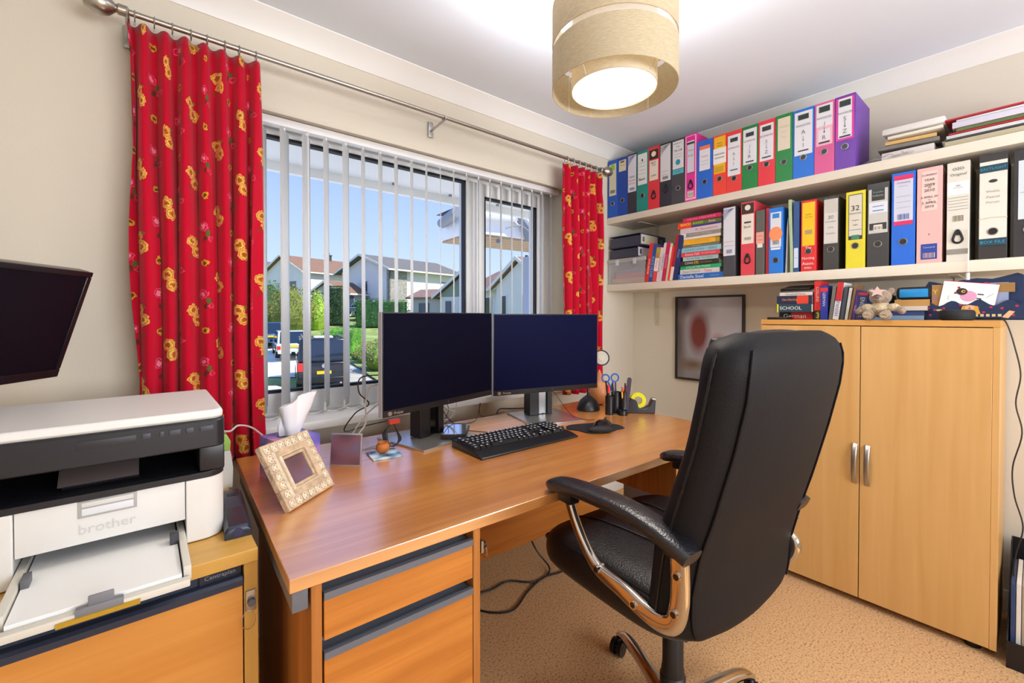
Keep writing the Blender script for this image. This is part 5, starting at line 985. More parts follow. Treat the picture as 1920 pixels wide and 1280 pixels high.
# teddy bear
FUR = mat('bear_fur', '9b8672', .95, bump=.9, bscale=130, var=.25, vscale=60, sheen=.4); KNIT = mat('bear_knit', 'cbb894', .95, bump=.9, bscale=120, var=.12, vscale=60, sheen=.3)
te = thing('teddy_bear', 'small grey-brown teddy bear in cream fleece top sitting on the cupboard', 'teddy bear', (-.385, -1.43, TZ), math.radians(-4))
b = MB()
for c, r in (((0, 0, .092), (.031, .037, .031)), ((-.024, 0, .083), (.014, .018, .013)), ((.004, .032, .116), (.008, .012, .012)), ((.004, -.032, .116), (.008, .012, .012)), ((.008, 0, .045), (.028, .032, .036)),
             ((-.02, .026, .019), (.032, .016, .016)), ((-.02, -.026, .019), (.032, .016, .016)), ((-.045, .027, .022), (.012, .020, .022)), ((-.045, -.027, .022), (.012, .020, .022)), ((-.008, .052, .044), (.013, .022, .013)), ((-.008, -.056, .044), (.013, .022, .013)), ((-.014, .066, .034), (.012, .013, .013)), ((-.014, -.07, .036), (.012, .013, .013))):
    b.ball(c, r, FUR, n=16)
b.build('bear_body', te, remesh=.003)
b = MB()
for c, r in (((.006, 0, .046), (.032, .036, .026)), ((-.006, .040, .050), (.016, .022, .016)), ((-.006, -.042, .050), (.016, .022, .016)), ((.004, 0, .066), (.024, .026, .010))): b.ball(c, r, KNIT, n=16)
b.build('fleece_top', te, remesh=.003)
b = MB(); b.ball((-.0375, 0, .089), (.004, .007, .005), C_('5b5a66'), n=10); b.build('nose', te)
for s in (-1, 1): b = MB(); b.ball((-.029, s*.012, .099), .003, BLACKG, n=10); b.build('eye', te)
b = MB(); pts = []
for k in range(10): a = PI/2+2*PI*k/10; r = .029 if k % 2 == 0 else .013; pts.append((r*1.05*math.cos(a), .112+r*.75*math.sin(a)))
b.prism(pts, 'x', -.0395, -.0375, C_('e3c4bd')); b.build('paper_star', te)
b = MB()
for s in (-1, 1):
    r_ = random.Random(5)
    b.disc((-.0572, s*.027, .021), Y, Z, .014, C_('b7a68c'), n=16)
    for k in range(14): a = r_.uniform(0, 2*PI); q = r_.uniform(0, .012); b.disc((-.0576, s*.027+q*math.cos(a), .021+q*math.sin(a)), Y, Z, .0016, C_('6b5a48'), n=6)
b.build('paw_patch', te, smooth=0)
# fabric pocket organiser with card
PK = mat('pocket_navy', '1d2c4c', .85); PKD = mat('pocket_dark', '141d33', .85)
t = thing('fabric_pocket', 'navy fabric pocket with pink dots and applique figure at the right end of cupboard', 'fabric pocket', (-.29, -1.548, TZ+.002))
W_ = .255; b = MB()
top = [(0, .13), (-.01, .15), (-.03, .145), (-.06, .135), (-.10, .150), (-.14, .155), (-.18, .150), (-.21, .158), (-.24, .168), (-.255, .16)]
b.prism([(0, 0)]+top+[(-.26, 0)], 'x', .018, .024, PK); b.build('back_panel', t, bevel=.002)
wav = [(0, .062)]+[(-.26*k/24, .062+.010*math.sin(k*.95+1.0)+(.004 if 9 < k < 15 else 0)) for k in range(1, 24)]+[(-.26, .072)]
b = MB(); b.prism([(0, 0)]+wav+[(-.26, 0)], 'x', 0, .006, PK)
b.build('front_pocket', t, bevel=.0015)
b = MB(); b.box((0, -.26, 0), (.024, 0, .003), PKD); b.build('bottom_gusset', t)
b = MB(); rr = random.Random(8)
for (y_, z_) in ((-.012, .045), (-.018, .018), (-.055, .044), (-.03, .038), (-.145, .045), (-.178, .046), (-.16, .028), (-.205, .042), (-.24, .05), (-.232, .018), (-.10, .056)): b.disc((-.0008, y_, z_), Y, Z, .0045, C_('b02050'), r2=.004, n=12)
b.prism([(-.105, .052), (-.125, .055), (-.145, .050), (-.152, .022), (-.12, .018), (-.10, .03)], 'x', -.0015, 0, C_('d8a03a')); b.disc((-.0021, -.124, .044), Y, Z, .013, C_('e6b08a'), r2=.010, n=16); b.disc((-.0026, -.124, .043), Y, Z, .0028, C_('b02a2a'), n=10)
for k in range(5): b.box((-.0015, -.137-.0145*k-.009, .012), (0, -.137-.0145*k, .021), C_('d9bd86'))
b.prism([(-.205, .010), (-.222, .034), (-.236, .030), (-.22, .006)], 'x', -.0015, 0, C_('d9b080')); b.box((-.0015, -.05, .033), (0, -.035, .040), C_('d9bd86'))
b.build('applique', t, smooth=0)
b = MB(); b.box((.008, -.075, .02), (.010, -.02, .135), C_('a07846')); b.text('Y', (.007, -.03, .108), Y*-1, Z, .02, .018, C_('e6c02a')); b.text('R', (.007, -.03, .085), Y*-1, Z, .02, .016, C_('9a6ab0')); b.text('U', (.007, -.03, .063), Y*-1, Z, .02, .018, C_('e87a2a'))
tag(b.build('picture_book', loc=(-.29, -1.548, TZ+.002), smooth=0), 'brown children\'s book with coloured letters tucked at the left in fabric pocket', 'book')
b = MB(); b.box((.008, -.22, .02), (.013, -.08, .135), C_('8a98b8')); b.disc((.0078, -.165, .128), Y, Z, .010, C_('c03048'), n=12); b.box((.0075, -.235, .10), (.0078, -.19, .133), C_('96703e')); tag(b.build('picture_book', loc=(-.29, -1.548, TZ+.002), smooth=0), 'blue-grey children\'s book at the back of fabric pocket', 'book')
t = thing('greeting_card', 'white card with pink sheep drawing tucked askew in fabric pocket', 'card', (-.288, -1.655, TZ+.080), (math.radians(9), 0, 0))
b = MB(); b.box((.0, -.083, -.045), (.0012, .062, .062), WHITEP); b.box((.0014, -.0835, -.043), (.0026, .062, .064), C_('b5283a')); b.build('card_sheet', t, smooth=0)
b = MB(); b.disc((-.0006, -.012, .012), Y, Z, .022, C_('e0a0c0'), r2=.020, n=20); b.disc((-.0010, .008, .027), Y, Z, .015, C_('2c2228'), r2=.013, n=20); b.disc((-.0014, .004, .028), Y, Z, .0055, C_('e8b84a'), n=14); b.disc((-.0018, .003, .028), Y, Z, .003, C_('2c2228'), n=10)
b.box((-.0008, -.050, .020), (-.0004, -.034, .024), C_('2a2428')); b.box((-.0008, -.046, .004), (-.0004, -.034, .008), C_('2a2428')); b.disc((-.001, .018, .041), Y, Z, .004, C_('a82030'), n=8); b.disc((-.001, .024, .02), Y, Z, .004, C_('a82030'), n=8)
b.text('you are', (-.0008, .04, .0), Z, Y, .03, .004, C_('8a8a90')); b.text('wonderful', (-.0008, -.065, .02), Vector((0, -.7, .7)), Vector((0, .7, .7)), .034, .004, C_('8a8a90')); b.build('drawing', t, smooth=0)
t = thing('smart_speaker', 'round black puck speaker in front of fabric pocket on the cupboard', 'speaker', (-.362, -1.645, TZ)); b = MB(); b.lathe([(.038, 0), (.046, .003), (.0485, .012), (.0485, .028), (.045, .036), (.036, .039), (.001, .039)], (0, 0, 0), mat('speaker_black', '141416', .7), n=40); b.build('speaker_body', t)
cable([(-.33, -1.69, 1.172), (-.345, -1.73, 1.171), (-.365, -1.755, 1.171), (-.37, -1.769, 1.15), (-.36, -1.785, 1.08), (-.35, -1.80, .98), (-.35, -1.79, .88), (-.35, -1.805, .78), (-.35, -1.785, .66), (-.35, -1.79, .56), (-.35, -1.81, .46), (-.35, -1.795, .36), (-.34, -1.79, .28), (-.34, -1.80, .2), (-.34, -1.85, .12)], .0022, CB, 'black speaker cable hanging down the right side of the cupboard')
# magazine crate on the floor
t = thing('magazine_crate', 'black plastic magazine crate on the floor right of the cupboard', 'crate', (-.43, -1.778, 0)); b = MB(); BX = mat('crate_black', '120f12', .5); w = .24
b.box((0, -w, 0), (.36, 0, .006), BX); b.prism([(0, 0), (.36, 0), (.36, .33), (.3, .33), (.02, .10), (0, .09)], 'y', -.004, 0, BX); b.prism([(0, 0), (.36, 0), (.36, .33), (.3, .33), (.02, .10), (0, .09)], 'y', -w, -w+.004, BX); b.box((0, -w+.004, .006), (.004, -.004, .09), BX); b.box((.356, -w+.004, .006), (.36, -.004, .33), BX); b.build('crate_body', t)
y = -1.786; rr = random.Random(12)
for k, (c, lab) in enumerate((('2a3f6a', 'navy magazine in the crate, nearest the cupboard'), ('e0ddd6', 'white magazine second in the crate'), ('a89a88', 'grey-brown magazine in the crate'), ('7a5a52', 'brown magazine in the middle of the crate'), ('d8d4c0', 'cream magazine with curled corner in the crate'), ('c7d0cc', 'pale green-white magazine in the crate'), ('3a2a26', 'thick dark brown folder in the crate'), ('24242c', 'black folder at the far side of the crate'))):
    w = .011 if k < 6 else .03; b = MB(); b.box((.012, -w, .008), (.25, 0, .27+.02*rr.random()), C_(c, .5)); tag(b.build('magazine', loc=(-.42, y, 0), bevel=.001), lab, 'magazine', 'magazines standing in the floor crate'); y -= w+.0015
# picture on the right wall
t = thing('wall_picture', 'dark framed blurred portrait picture hanging on the right wall under the shelves', 'picture', (-.001, -.5455, .779)); w, h = .425, .526
b = MB()
for lo, hi in (((-.022, -w/2, 0), (0, w/2, .012)), ((-.022, -w/2, h-.012), (0, w/2, h)), ((-.022, -w/2, .012), (0, -w/2+.012, h-.012)), ((-.022, w/2-.012, .012), (0, w/2, h-.012))): b.box(lo, hi, mat('frame_dark', '2b2622', .4))
PIC_ = 0
b.build('frame', t, bevel=.001)
PM = bpy.data.materials.new('blurred_print'); PM.use_nodes = True; n_ = PM.node_tree; bs = n_.nodes['Principled BSDF']; bs.inputs['Roughness'].default_value = .3; L_ = n_.links.new; co_ = n_.nodes.new('ShaderNodeTexCoord')
prev = None
def soft(prev, cy, cz, ry, rz_, c, k=1.0):
    mp = n_.nodes.new('ShaderNodeMapping'); mp.vector_type = 'TEXTURE'; mp.inputs['Location'].default_value = (0, cy, cz); mp.inputs['Scale'].default_value = (1000, ry, rz_); gr = n_.nodes.new('ShaderNodeTexGradient'); gr.gradient_type = 'SPHERICAL'
    L_(co_.outputs['Object'], mp.inputs[0]); L_(mp.outputs[0], gr.inputs[0]); mx = n_.nodes.new('ShaderNodeMix'); mx.data_type = 'RGBA'; ma = n_.nodes.new('ShaderNodeMath'); ma.operation = 'MULTIPLY'; ma.use_clamp = True; ma.inputs[1].default_value = k*1.7; L_(gr.outputs['Fac'], ma.inputs[0]); L_(ma.outputs[0], mx.inputs[0])
    if prev is None: mx.inputs[6].default_value = (*hx('8f8b8a'), 1)
    else: L_(prev, mx.inputs[6])
    mx.inputs[7].default_value = (*hx(c), 1); return mx.outputs[2]
prev = soft(None, -.08, .33, .30, .34, 'c6cad6', .9); prev = soft(prev, .03, .42, .10, .14, 'a9aab2', .8); prev = soft(prev, -.1, .3, .13, .16, 'c8c9d2', .8); prev = soft(prev, .17, .48, .12, .10, '4a4250', .8); prev = soft(prev, .19, .25, .06, .4, '6a625c', .7); prev = soft(prev, .06, .30, .085, .17, '7a4038', 1.1); prev = soft(prev, -.06, .25, .06, .06, 'b08088', .7); prev = soft(prev, -.05, .15, .12, .08, '8f8a94', .7); prev = soft(prev, .10, .10, .13, .05, '74604a', .7); prev = soft(prev, -.12, .05, .15, .10, '4a4450', .8)
L_(prev, bs.inputs['Base Color'])
b = MB(); b.box((-.012, -w/2+.012, .012), (-.002, w/2-.012, h-.012), PM); b.build('print', t, smooth=0)

# ------------------------------------------------------------------ filing cabinet and printer
FO = wood('filing_oak', 'd9974a', 'c47f34', 0, .35, .7); FE = wood('filing_edge', 'cfa04e', 'c09040', 0, .4, .7); FS_ = wood('filing_side', 'c99a4c', 'b8873c', 2, .4, .7)
fx0, fx1, fy0, fy1, FH = -3.28, -2.479, -.849, -.25, .72
fc = thing('filing_cabinet', 'wide oak side filing cabinet with dark drawer strips standing left of the desk', 'filing cabinet', (fx0, fy0, 0)); fw, fd_ = fx1-fx0, fy1-fy0
b = MB(); b.box((0, 0, FH-.025), (fw, fd_, FH), FE); b.build('cabinet_top', fc, bevel=.001)
b = MB(); b.box((0, .003, 0), (.024, fd_, FH-.025), FS_); b.box((fw-.024, .003, 0), (fw, fd_, FH-.025), FS_); b.box((.024, fd_-.01, 0), (fw-.024, fd_, FH-.025), FS_); b.box((.024, .02, 0), (fw-.024, fd_-.01, .03), FS_); b.box((.024, .04, .03), (fw-.024, .045, FH-.025), DGR); b.build('carcass', fc, bevel=.0006)
DS = mat('drawer_strip', '2c3547', .5)
for (z0, z1) in ((.365, .694), (.03, .36)):
    b = MB(); b.box((.0265, .002, z0), (fw-.0265, .02, z1-.038), FO); d = b.build('drawer', fc, bevel=.0006)
    b = MB(); b.prism([(.004, z1-.038), (-.003, z1-.038), (-.005, z1-.026), (.002, z1-.022), (.018, z1-.022), (.018, z1), (.022, z1), (.022, z1-.038)], 'x', .0265, fw-.0265, DS); b.build('handle_strip', d, smooth=20)
    if z1 > .5:
        b = MB(); b.box((fw-.095, .012, z1-.021), (fw-.030, .018, z1-.002), C_('1c2230')); b.text('Centraplan', (fw-.062, .0118, z1-.0115), X, Z, .058, .0105, C_('8a93a6')); b.build('maker_badge', d, smooth=0)
b = MB(); b.box((fw-.022, -.0025, .60), (fw-.004, .003, .64), STEEL, bev=.001); b.cyl((fw-.013, -.002, .62), (fw-.013, -.012, .62), .007, C_('5a5a60'), n=14); b.tube([(fw-.018+.012*math.sin(a), -.008, .605-.018+.018*math.cos(a)) for a in [2*PI*k/16 for k in range(16)]], .0006, STEEL, n=4, closed=True); b.build('lock', fc)
# printer
PW = mat('printer_white', 'dddcd8', .5); PWH = mat('printer_lid', 'e4e3e0', .45); PB = mat('printer_black', '191a20', .35); PD = mat('printer_dark', '0c0d14', .5)
pr = thing('laser_printer', 'white and black multifunction laser printer on the filing cabinet with its paper tray out', 'printer', (-2.7125, -.745, FH)); hw = .1925
b = MB()
def corner(b, x0, x1, y0, y1, z0, z1, m, r, right=True):
    pts = []
    if right: pts = [(x0, y0)]+[(x1-r+r*math.sin(a), y0+r-r*math.cos(a)) for a in [PI/2*k/6 for k in range(7)]]+[(x1, y1), (x0, y1)]
    else: pts = [(x0+r-r*math.sin(a), y0+r-r*math.cos(a)) for a in [PI/2*(1-k/6) for k in range(7)]]+[(x1, y0), (x1, y1), (x0, y1)]
    b.prism(pts, 'z', z0, z1, m)
FL, FR = -.108, .124
corner(b, FR+.001, hw, 0, .32, .002, .128, PW, .04); corner(b, -hw, FL-.001, 0, .32, .002, .128, PW, .03, False)
b.box((FL-.001, .16, .002), (FR+.001, .32, .128), PW); b.box((FL-.001, .014, .122), (FR+.001, .16, .128), PW); b.build('lower_body', pr, bevel=.002)
b = MB(); b.box((FL, .004, .050), (FR, .014, .1275), PW, bev=.002); fp = b.build('front_flap', pr)
b = MB(); b.box((-.031, .002, .097), (.050, .0045, .127), mat('grey_trim', 'a9a8a4', .5), bev=.001); b.box((-.026, .0005, .101), (.045, .0025, .1135), C_('d8dade'), bev=.0008); b.box((-.026, .0005, .116), (.045, .0025, .124), C_('cfcfcc'), bev=.0008); b.build('flap_grip', fp)
b = MB(); b.text('brother', (.009, .0032, .076), X, Z, .078, .019, C_('c6c5c1')); b.build('maker_name', fp, smooth=0)
b = MB(); b.box((FL, .014, .0485), (FR, .155, .05), PD); b.box((FL, .150, .002), (FR, .158, .048), PD); b.build('tray_recess', pr)
b = MB(); BKm = PB
corner(b, -hw, hw, 0, .32, .128, .140, BKm, .035)
b.box((-hw+.002, .02, .140), (-hw+.03, .32, .192), BKm); b.box((hw-.045, .004, .140), (hw-.001, .32, .192), BKm, bev=.004); b.box((-hw+.03, .25, .140), (hw-.045, .32, .192), PD)
b.prism([(.02, .140), (.25, .158), (.25, .141)], 'x', -hw+.03, hw-.045, PD); b.build('output_bay', pr, bevel=.001)
b = MB(); T = Matrix.Translation((-.002, .052, .162)) @ Euler((math.radians(38), 0, 0)).to_matrix().to_4x4(); b.box((-.058, -.022, 0), (.055, .022, .004), mat('flap_brown', '4a4240', .5), T, bev=.0015); b.box((-.052, -.024, -.005), (.056, -.019, 0), PD, T); b.build('output_flap', pr)
b = MB(); corner(b, -hw, hw, -.004, .33, .190, .247, BKm, .02); b.build('scanner_unit', pr, bevel=.003)
b = MB(); b.box((-.03, -.0055, .222), (.05, -.0035, .236), C_('23242c'), bev=.0005)
for (x_, w_) in ((.065, .012), (.088, .006), (.108, .018), (.132, .012), (.160, .022)): b.box((x_-w_/2, -.0062, .226), (x_+w_/2, -.0035, .236), C_('3b3d48'), bev=.0006)
b.build('control_panel', pr)
b = MB(); corner(b, -hw, hw-.002, .0, .33, .247, .266, PWH, .022); b.build('scanner_lid', pr, bevel=.006)
b = MB(); TY = mat('tray_white', 'd6d2c6', .5); y0t = -.165
b.box((FL+.004, y0t, .002), (FR-.004, .145, .006), PD); b.box((FL+.001, y0t+.02, .004), (FL+.012, .145, .028), TY, bev=.001); b.box((FR-.012, y0t+.01, .004), (FR-.001, .145, .028), TY, bev=.001); b.box((FL+.002, y0t-.012, .002), (FR-.004, y0t+.004, .014), TY, bev=.002)
b.box((FL+.014, -.05, .006), (FL+.024, -.02, .034), C_('5a5a60'), bev=.001); b.box((FR-.026, -.03, .012), (FR-.012, -.01, .038), C_('3a3a40'), bev=.001); b.build('paper_tray', pr)
b = MB(); b.box((-.020, y0t-.014, .006), (.035, y0t-.002, .020), C_('77787e'), bev=.002); b.box((-.006, y0t-.010, .016), (.024, y0t-.005, .034), C_('77787e'), bev=.002); b.build('paper_stop', pr)
b = MB(); b.box((-.04, y0t-.0165, .002), (.055, y0t-.0122, .009), C_('b08a1e')); b.build('yellow_strip', pr)
b = MB()
for k in range(5): b.box((FL+.0145, y0t+.006, .0065+.0026*k), (FR-.0145, .14, .0088+.0026*k), WHITEP)
tag(b.build('paper_stack', loc=(-2.7125, -.745, FH), smooth=0), 'stack of white paper loaded in the open printer tray', 'paper', kind='stuff')
t = thing('handset', 'dark grey electronic handset lying between the printer and the desk', 'handset', (-2.494, -.655, FH+.0), math.radians(-4)); b = MB(); GM = mat('gunmetal', '2d3340', .3, .4)
b.loft([[(-.024, y, 0), (.024, y, 0), (.024, y, h*.6), (.017, y, h), (-.017, y, h), (-.024, y, h*.6)] for y, h in ((-.125, .018), (-.12, .026), (-.03, .028), (.06, .024), (.12, .022), (.13, .014))], GM); b.build('handset_body', t, bevel=.001)
b = MB(); b.box((-.014, -.02, .0265), (.014, .05, .0282), C_('38404e')); b.box((-.01, .07, .0225), (.01, .09, .0245), C_('1a1c22')); b.build('control_plate', t); b = MB(); b.cyl((0, -.1255, .012), (0, -.127, .012), .009, C_('2a2a50'), n=14); b.build('lens_window', t)
t = thing('packet', 'small green and white plastic packet wedged behind the right side of printer', 'packet', (-2.490, -.40, FH)); b = MB(); b.loft([[(-.02*s, -.05, z), (.022*s, -.05, z), (.024*s, .04, z), (-.02*s, .05, z)] for z, s in ((0, .9), (.05, 1), (.09, .8), (.10, .7))], C_('e6e6e0')); b.loft([[(-.02*s, -.05, z), (.022*s, -.05, z), (.024*s, .04, z), (-.02*s, .05, z)] for z, s in ((.101, .7), (.125, .75), (.145, .3))], C_('9fc85a')); b.build('wrapper', t, smooth=60)
cable([(-2.51, -.56, .90), (-2.47, -.42, .865), (-2.44, -.34, .86), (-2.40, -.30, .84), (-2.36, -.29, .80), (-2.30, -.29, .75), (-2.24, -.33, .736)], .0028, mat('cable_pink', 'ddd0cf', .4), 'white cable running from the printer to behind the tissue box')
# television on wall arm
t = thing('television', 'small black flat television on a wall arm tilted down at the left edge', 'television', (-2.931, -.451, 1.160), (math.radians(18), 0, math.atan2(.842, .539)))
TVB = mat('tv_bezel', '1a161c', .25); b = MB(); w, h = .52, .284
b.box((-w/2, 0, -h/2), (w/2, .03, h/2), TVB, bev=.004); b.box((-w/2+.06, .03, -h/2+.04), (w/2-.06, .05, h/2-.05), TVB, bev=.01); b.build('casing', t)
b = MB(); s_ = .014
for lo, hi in (((-w/2, -.006, -h/2), (w/2, 0, -h/2+.022)), ((-w/2, -.006, h/2-s_), (w/2, 0, h/2)), ((-w/2, -.006, -h/2+.022), (-w/2+s_, 0, h/2-s_)), ((w/2-s_, -.006, -h/2+.022), (w/2, 0, h/2-s_))): b.box(lo, hi, TVB)
b.build('bezel', t, bevel=.002)
b = MB(); b.box((-w/2+s_, -.002, -h/2+.022), (w/2-s_, -.0002, h/2-s_), mat('tv_screen', '0c0914', .4, spec=.2)); b.build('screen', t, smooth=0)
t = thing('wall_bracket', 'black swing arm holding the television from the left wall', 'bracket', (XL, -.72, 1.16)); b = MB(); b.box((.001, -.05, -.08), (.012, .05, .08), BLACK, bev=.002); b.tube([(.012, 0, 0), (.16, .10, 0), (.355, .305, 0)], .012, BLACK, n=10); b.build('arm', t)

# ------------------------------------------------------------------ sockets, cables under the desk
b = MB(); b.box((-1.25, -.012, .16), (-1.10, -.001, .25), WHITE, bev=.002); tag(b.build('wall_socket'), 'white double wall socket low on the window wall beneath the desk', 'socket')
b = MB(); b.box((-2.0, -.04, .19), (-.75, -.017, .225), WHITE, bev=.004); b.box((-1.34, -.03, .0), (-1.32, -.018, .19), WHITE) ; tag(b.build('pipe_casing'), 'white pipe casing running along the window wall beneath the desk', 'casing')
cable([(-1.30, -.30, .34), (-1.29, -.32, .2), (-1.24, -.33, .08), (-1.22, -.40, .012), (-1.33, -.42, .006), (-1.42, -.34, .006), (-1.52, -.34, .006), (-1.62, -.31, .006), (-1.66, -.33, .006)], .004, CB, 'black power cable dropping from the desk and curling over the carpet')
cable([(-1.66, -.36, .006), (-1.60, -.46, .006), (-1.52, -.50, .006), (-1.40, -.45, .006), (-1.28, -.42, .006), (-1.18, -.44, .006), (-1.08, -.42, .006)], .004, CB, 'black cable lying on the carpet towards the chair')
t = thing('power_strip', 'black power adaptor and red switch on the carpet by the pedestal', 'power adaptor', (-1.72, -.38, 0), .4); b = MB(); b.box((-.05, -.03, 0), (.05, .03, .04), BLACK, bev=.005); b.build('block', t); b = MB(); b.box((-.01, -.01, .04), (.01, .01, .046), C_('c8182a')); b.build('switch', t)

# ------------------------------------------------------------------ outside
def fwd(p): return (Vector((p[0], p[1], 0))-Vector((CAM.x, CAM.y, 0))).dot(_fh)
GP = [(0, -2.0), (10, -1.95), (18, -1.76), (24, -1.35), (32, -.5), (40, .5), (50, 1.6), (80, 4.0), (160, 9)]
def gz(t):
    for (a, za), (c, zc) in zip(GP, GP[1:]):
        if t <= c: return za+(zc-za)*(max(t, a)-a)/(c-a)
    return GP[-1][1]
def G(u, t, dz=0):
    p = P(u, 603, t); return Vector((p.x, p.y, gz(t)+dz))
GRASS = mat('grass', '8c9c56', 1, bump=.6, bscale=8, var=.35, vscale=1.2); ROAD = mat('tarmac', 'b7b1a6', .95, var=.12, vscale=2); PAVE = mat('concrete', 'e6dfd0', .9, var=.1, vscale=2)
def strip(name, rows, m, label=None, cat=None, dz=.0, kind='structure'):
    # rows: (t, u_left, u_right) across the slope
    rr = []
    for (a, b_) in zip(rows, rows[1:]):
        for k in range(6): f = k/6; rr.append([p+(q-p)*f for p, q in zip(a, b_)])
    rr.append(rows[-1]); vs = []
    for (t, ul, ur) in rr: vs += [G(ul+(ur-ul)*k/6, t, dz) for k in range(7)]
    b = MB(); b.add(vs, [(i*7+k, i*7+k+1, (i+1)*7+k+1, (i+1)*7+k) for i in range(len(rr)-1) for k in range(6)], m); return tag(b.build(name, smooth=60), label, cat, kind=kind)
vs = []; ts = [2, 6, 10, 14, 18, 21, 24, 28, 32, 36, 40, 45, 50, 65, 80, 120, 160]
for t in ts: vs += [(lambda p: Vector((p.x, p.y, gz(t))))(CAM+_fh*t+_rt*(t*1.6*(k-8)/8)) for k in range(17)]
b = MB(); b.add(vs, [(i*17+k, i*17+k+1, (i+1)*17+k+1, (i+1)*17+k) for i in range(len(ts)-1) for k in range(16)], GRASS); tag(b.build('ground', smooth=60), kind='structure')
strip('road', [(11, 470, 1250), (14, 560, 990), (17, 600, 790), (20, 610, 720), (23, 616, 680), (26, 606, 658), (29, 575, 640), (31, 480, 625)], ROAD, dz=.03)
strip('bounce_paving', [(2.2, -1200, 2400), (6, -900, 2100), (10.5, -300, 1500)], PAVE, dz=.03)  # pale paving added below the view to bounce light onto the soffit
strip('footpath', [(20, 500, 560), (25, 500, 565), (29, 490, 560)], PAVE, dz=.04)
strip('verge', [(14.5, 900, 1000), (17, 735, 790), (20, 693, 725), (23, 662, 685), (27, 622, 652)], GRASS, dz=.12)
HW = mat('render_white', 'e4dfd6', .9, var=.04, vscale=1); HG = mat('render_grey', 'b9b6ae', .9); RB = mat('roof_brown', '85644e', .9, var=.15, vscale=3, bump=.3, bscale=10); RG = mat('roof_grey', '6c6762', .9, var=.15, vscale=3); RD = mat('roof_tile', '8a6c60', .9, var=.3, vscale=4); WG = mat('window_dark', '3a4650', .15, spec=.8); STN = mat('stone', '9a958a', .9, var=.35, vscale=6, bump=.5, bscale=6); CHM = mat('chimney_dark', '4a4440', .9)
def house(name, label, o, ang, L, W, zb, ze, zr, wall, roof, ov=.4, cat='house', wins=(), chim=None, extra=None):
    # o: near corner; long wall runs along +x local, gable end runs along +y local (turned by ang)
    t = thing(name, label, cat, (o.x, o.y, zb), ang); h = ze-zb; r = zr-zb
    b = MB(); b.box((0, 0, 0), (L, W, h), wall); b.prism([(0, h), (W, h), (W/2, r-.12)], 'x', 0, L, wall); b.build('walls', t, smooth=0)
    b = MB(); sl_ = (r-h)/(W/2); th = .14
    for s in (0, 1):
        y_ = [(-ov, h-ov*sl_), (W/2, r), (W/2, r+th), (-ov, h-ov*sl_+th)] if s == 0 else [(W+ov, h-ov*sl_), (W/2, r), (W/2, r+th), (W+ov, h-ov*sl_+th)]
        b.prism(y_, 'x', -ov, L+ov, roof)
    b.build('roof', t, smooth=0)
    b = MB()
    for x_ in (-ov-.03, L+ov): b.prism([(-ov, h-ov*sl_-.05), (W/2, r-.08), (W+ov, h-ov*sl_-.05), (W+ov, h-ov*sl_+.16), (W/2, r+.16), (-ov, h-ov*sl_+.16)], 'x', x_, x_+.05, HW)
    b.box((-ov, -ov-.1, h-ov*sl_-.08), (L+ov, -ov, h-ov*sl_+.08), HW); b.build('fascia', t, smooth=0)
    for (side, c, zc, w, hh, mm) in wins:   # side 'x': on long wall (y=0); 'y': on gable (x=0)
        b = MB()
        if side == 'x': b.box((c-w/2-.08, -.05, zc-hh/2-.08), (c+w/2+.08, .02, zc+hh/2+.08), HW); b.box((c-w/2, -.08, zc-hh/2), (c+w/2, -.04, zc+hh/2), mm)
        else: b.box((-.05, c-w/2-.08, zc-hh/2-.08), (.02, c+w/2+.08, zc+hh/2+.08), HW); b.box((-.08, c-w/2, zc-hh/2), (-.04, c+w/2, zc+hh/2), mm)
        b.build('window' if mm is WG else 'door', t, smooth=0)
    if chim:
        x_, y_, hh = chim; b = MB(); b.box((x_-.35, y_-.35, r-1.0), (x_+.35, y_+.35, r+hh), CHM); b.box((x_-.42, y_-.42, r+hh), (x_+.42, y_+.42, r+hh+.12), CHM)
        for q in (-.15, .15): b.cyl((x_+q, y_, r+hh+.1), (x_+q, y_, r+hh+.45), .1, CHM, n=10)
        b.build('chimney', t)
    return t
def angdir(a, b_): return math.atan2(b_.y-a.y, b_.x-a.x)
def hp(u, t): p = P(u, 603, t); return Vector((p.x, p.y, 0))
o = hp(731, 45); e = hp(858, 52.5); L_ = (e-o).length
hc = house('white_house', 'two storey white house with stone corner and dark grey roof up the hill', o, angdir(o, e), L_, 9.0, .9, 6.15, 7.75, HW, RG, .7, wins=(('x', L_*.52, 2.1, 1.7, .55, WG), ('x', L_*.80, 4.1, 1.6, .12, WG), ('y', 4.4, 3.4, 1.0, 1.3, WG), ('y', 2.8, 1.2, 3.4, 2.0, HG)))
b = MB(); b.box((-.12, -.10, 0), (2.1, .02, 5.2), STN); b.box((-.12, -.1, 0), (.02, .35, 5.2), STN); b.build('stone_facing', hc, smooth=0)
o = hp(569, 54); e = hp(690, 62); hb_ = house('brown_roofed_house', 'low white house with long brown tiled roof and dark chimney', o, angdir(o, e), (e-o).length, 9.0, 3.0, 6.8, 8.9, HW, RB, .5, wins=(('y', 2.6, 2.0, 2.2, 1.1, WG), ('x', 3.4, 1.9, 1.5, .8, WG), ('x', 7.0, 1.9, 1.4, .9, WG)), chim=(6.4, 4.5, .7))
o = hp(640, 44); e = hp(684, 47); house('lean_to', 'small brown roofed extension in front of the long brown roof', o, angdir(o, e), (e-o).length, 4.0, 1.2, 3.6, 4.7, HG, RB, .3, wins=(('x', 1.2, 1.5, .9, 1.2, WG),), cat='house extension')
o = hp(500, 70); e = hp(545, 72); house('far_house', 'grey roofed house furthest left behind the trees', o, angdir(o, e), 9, 9, 4.5, 8.2, 10.2, HG, RG, .4)
o = hp(830, 36); e = hp(870, 36.5); og = o
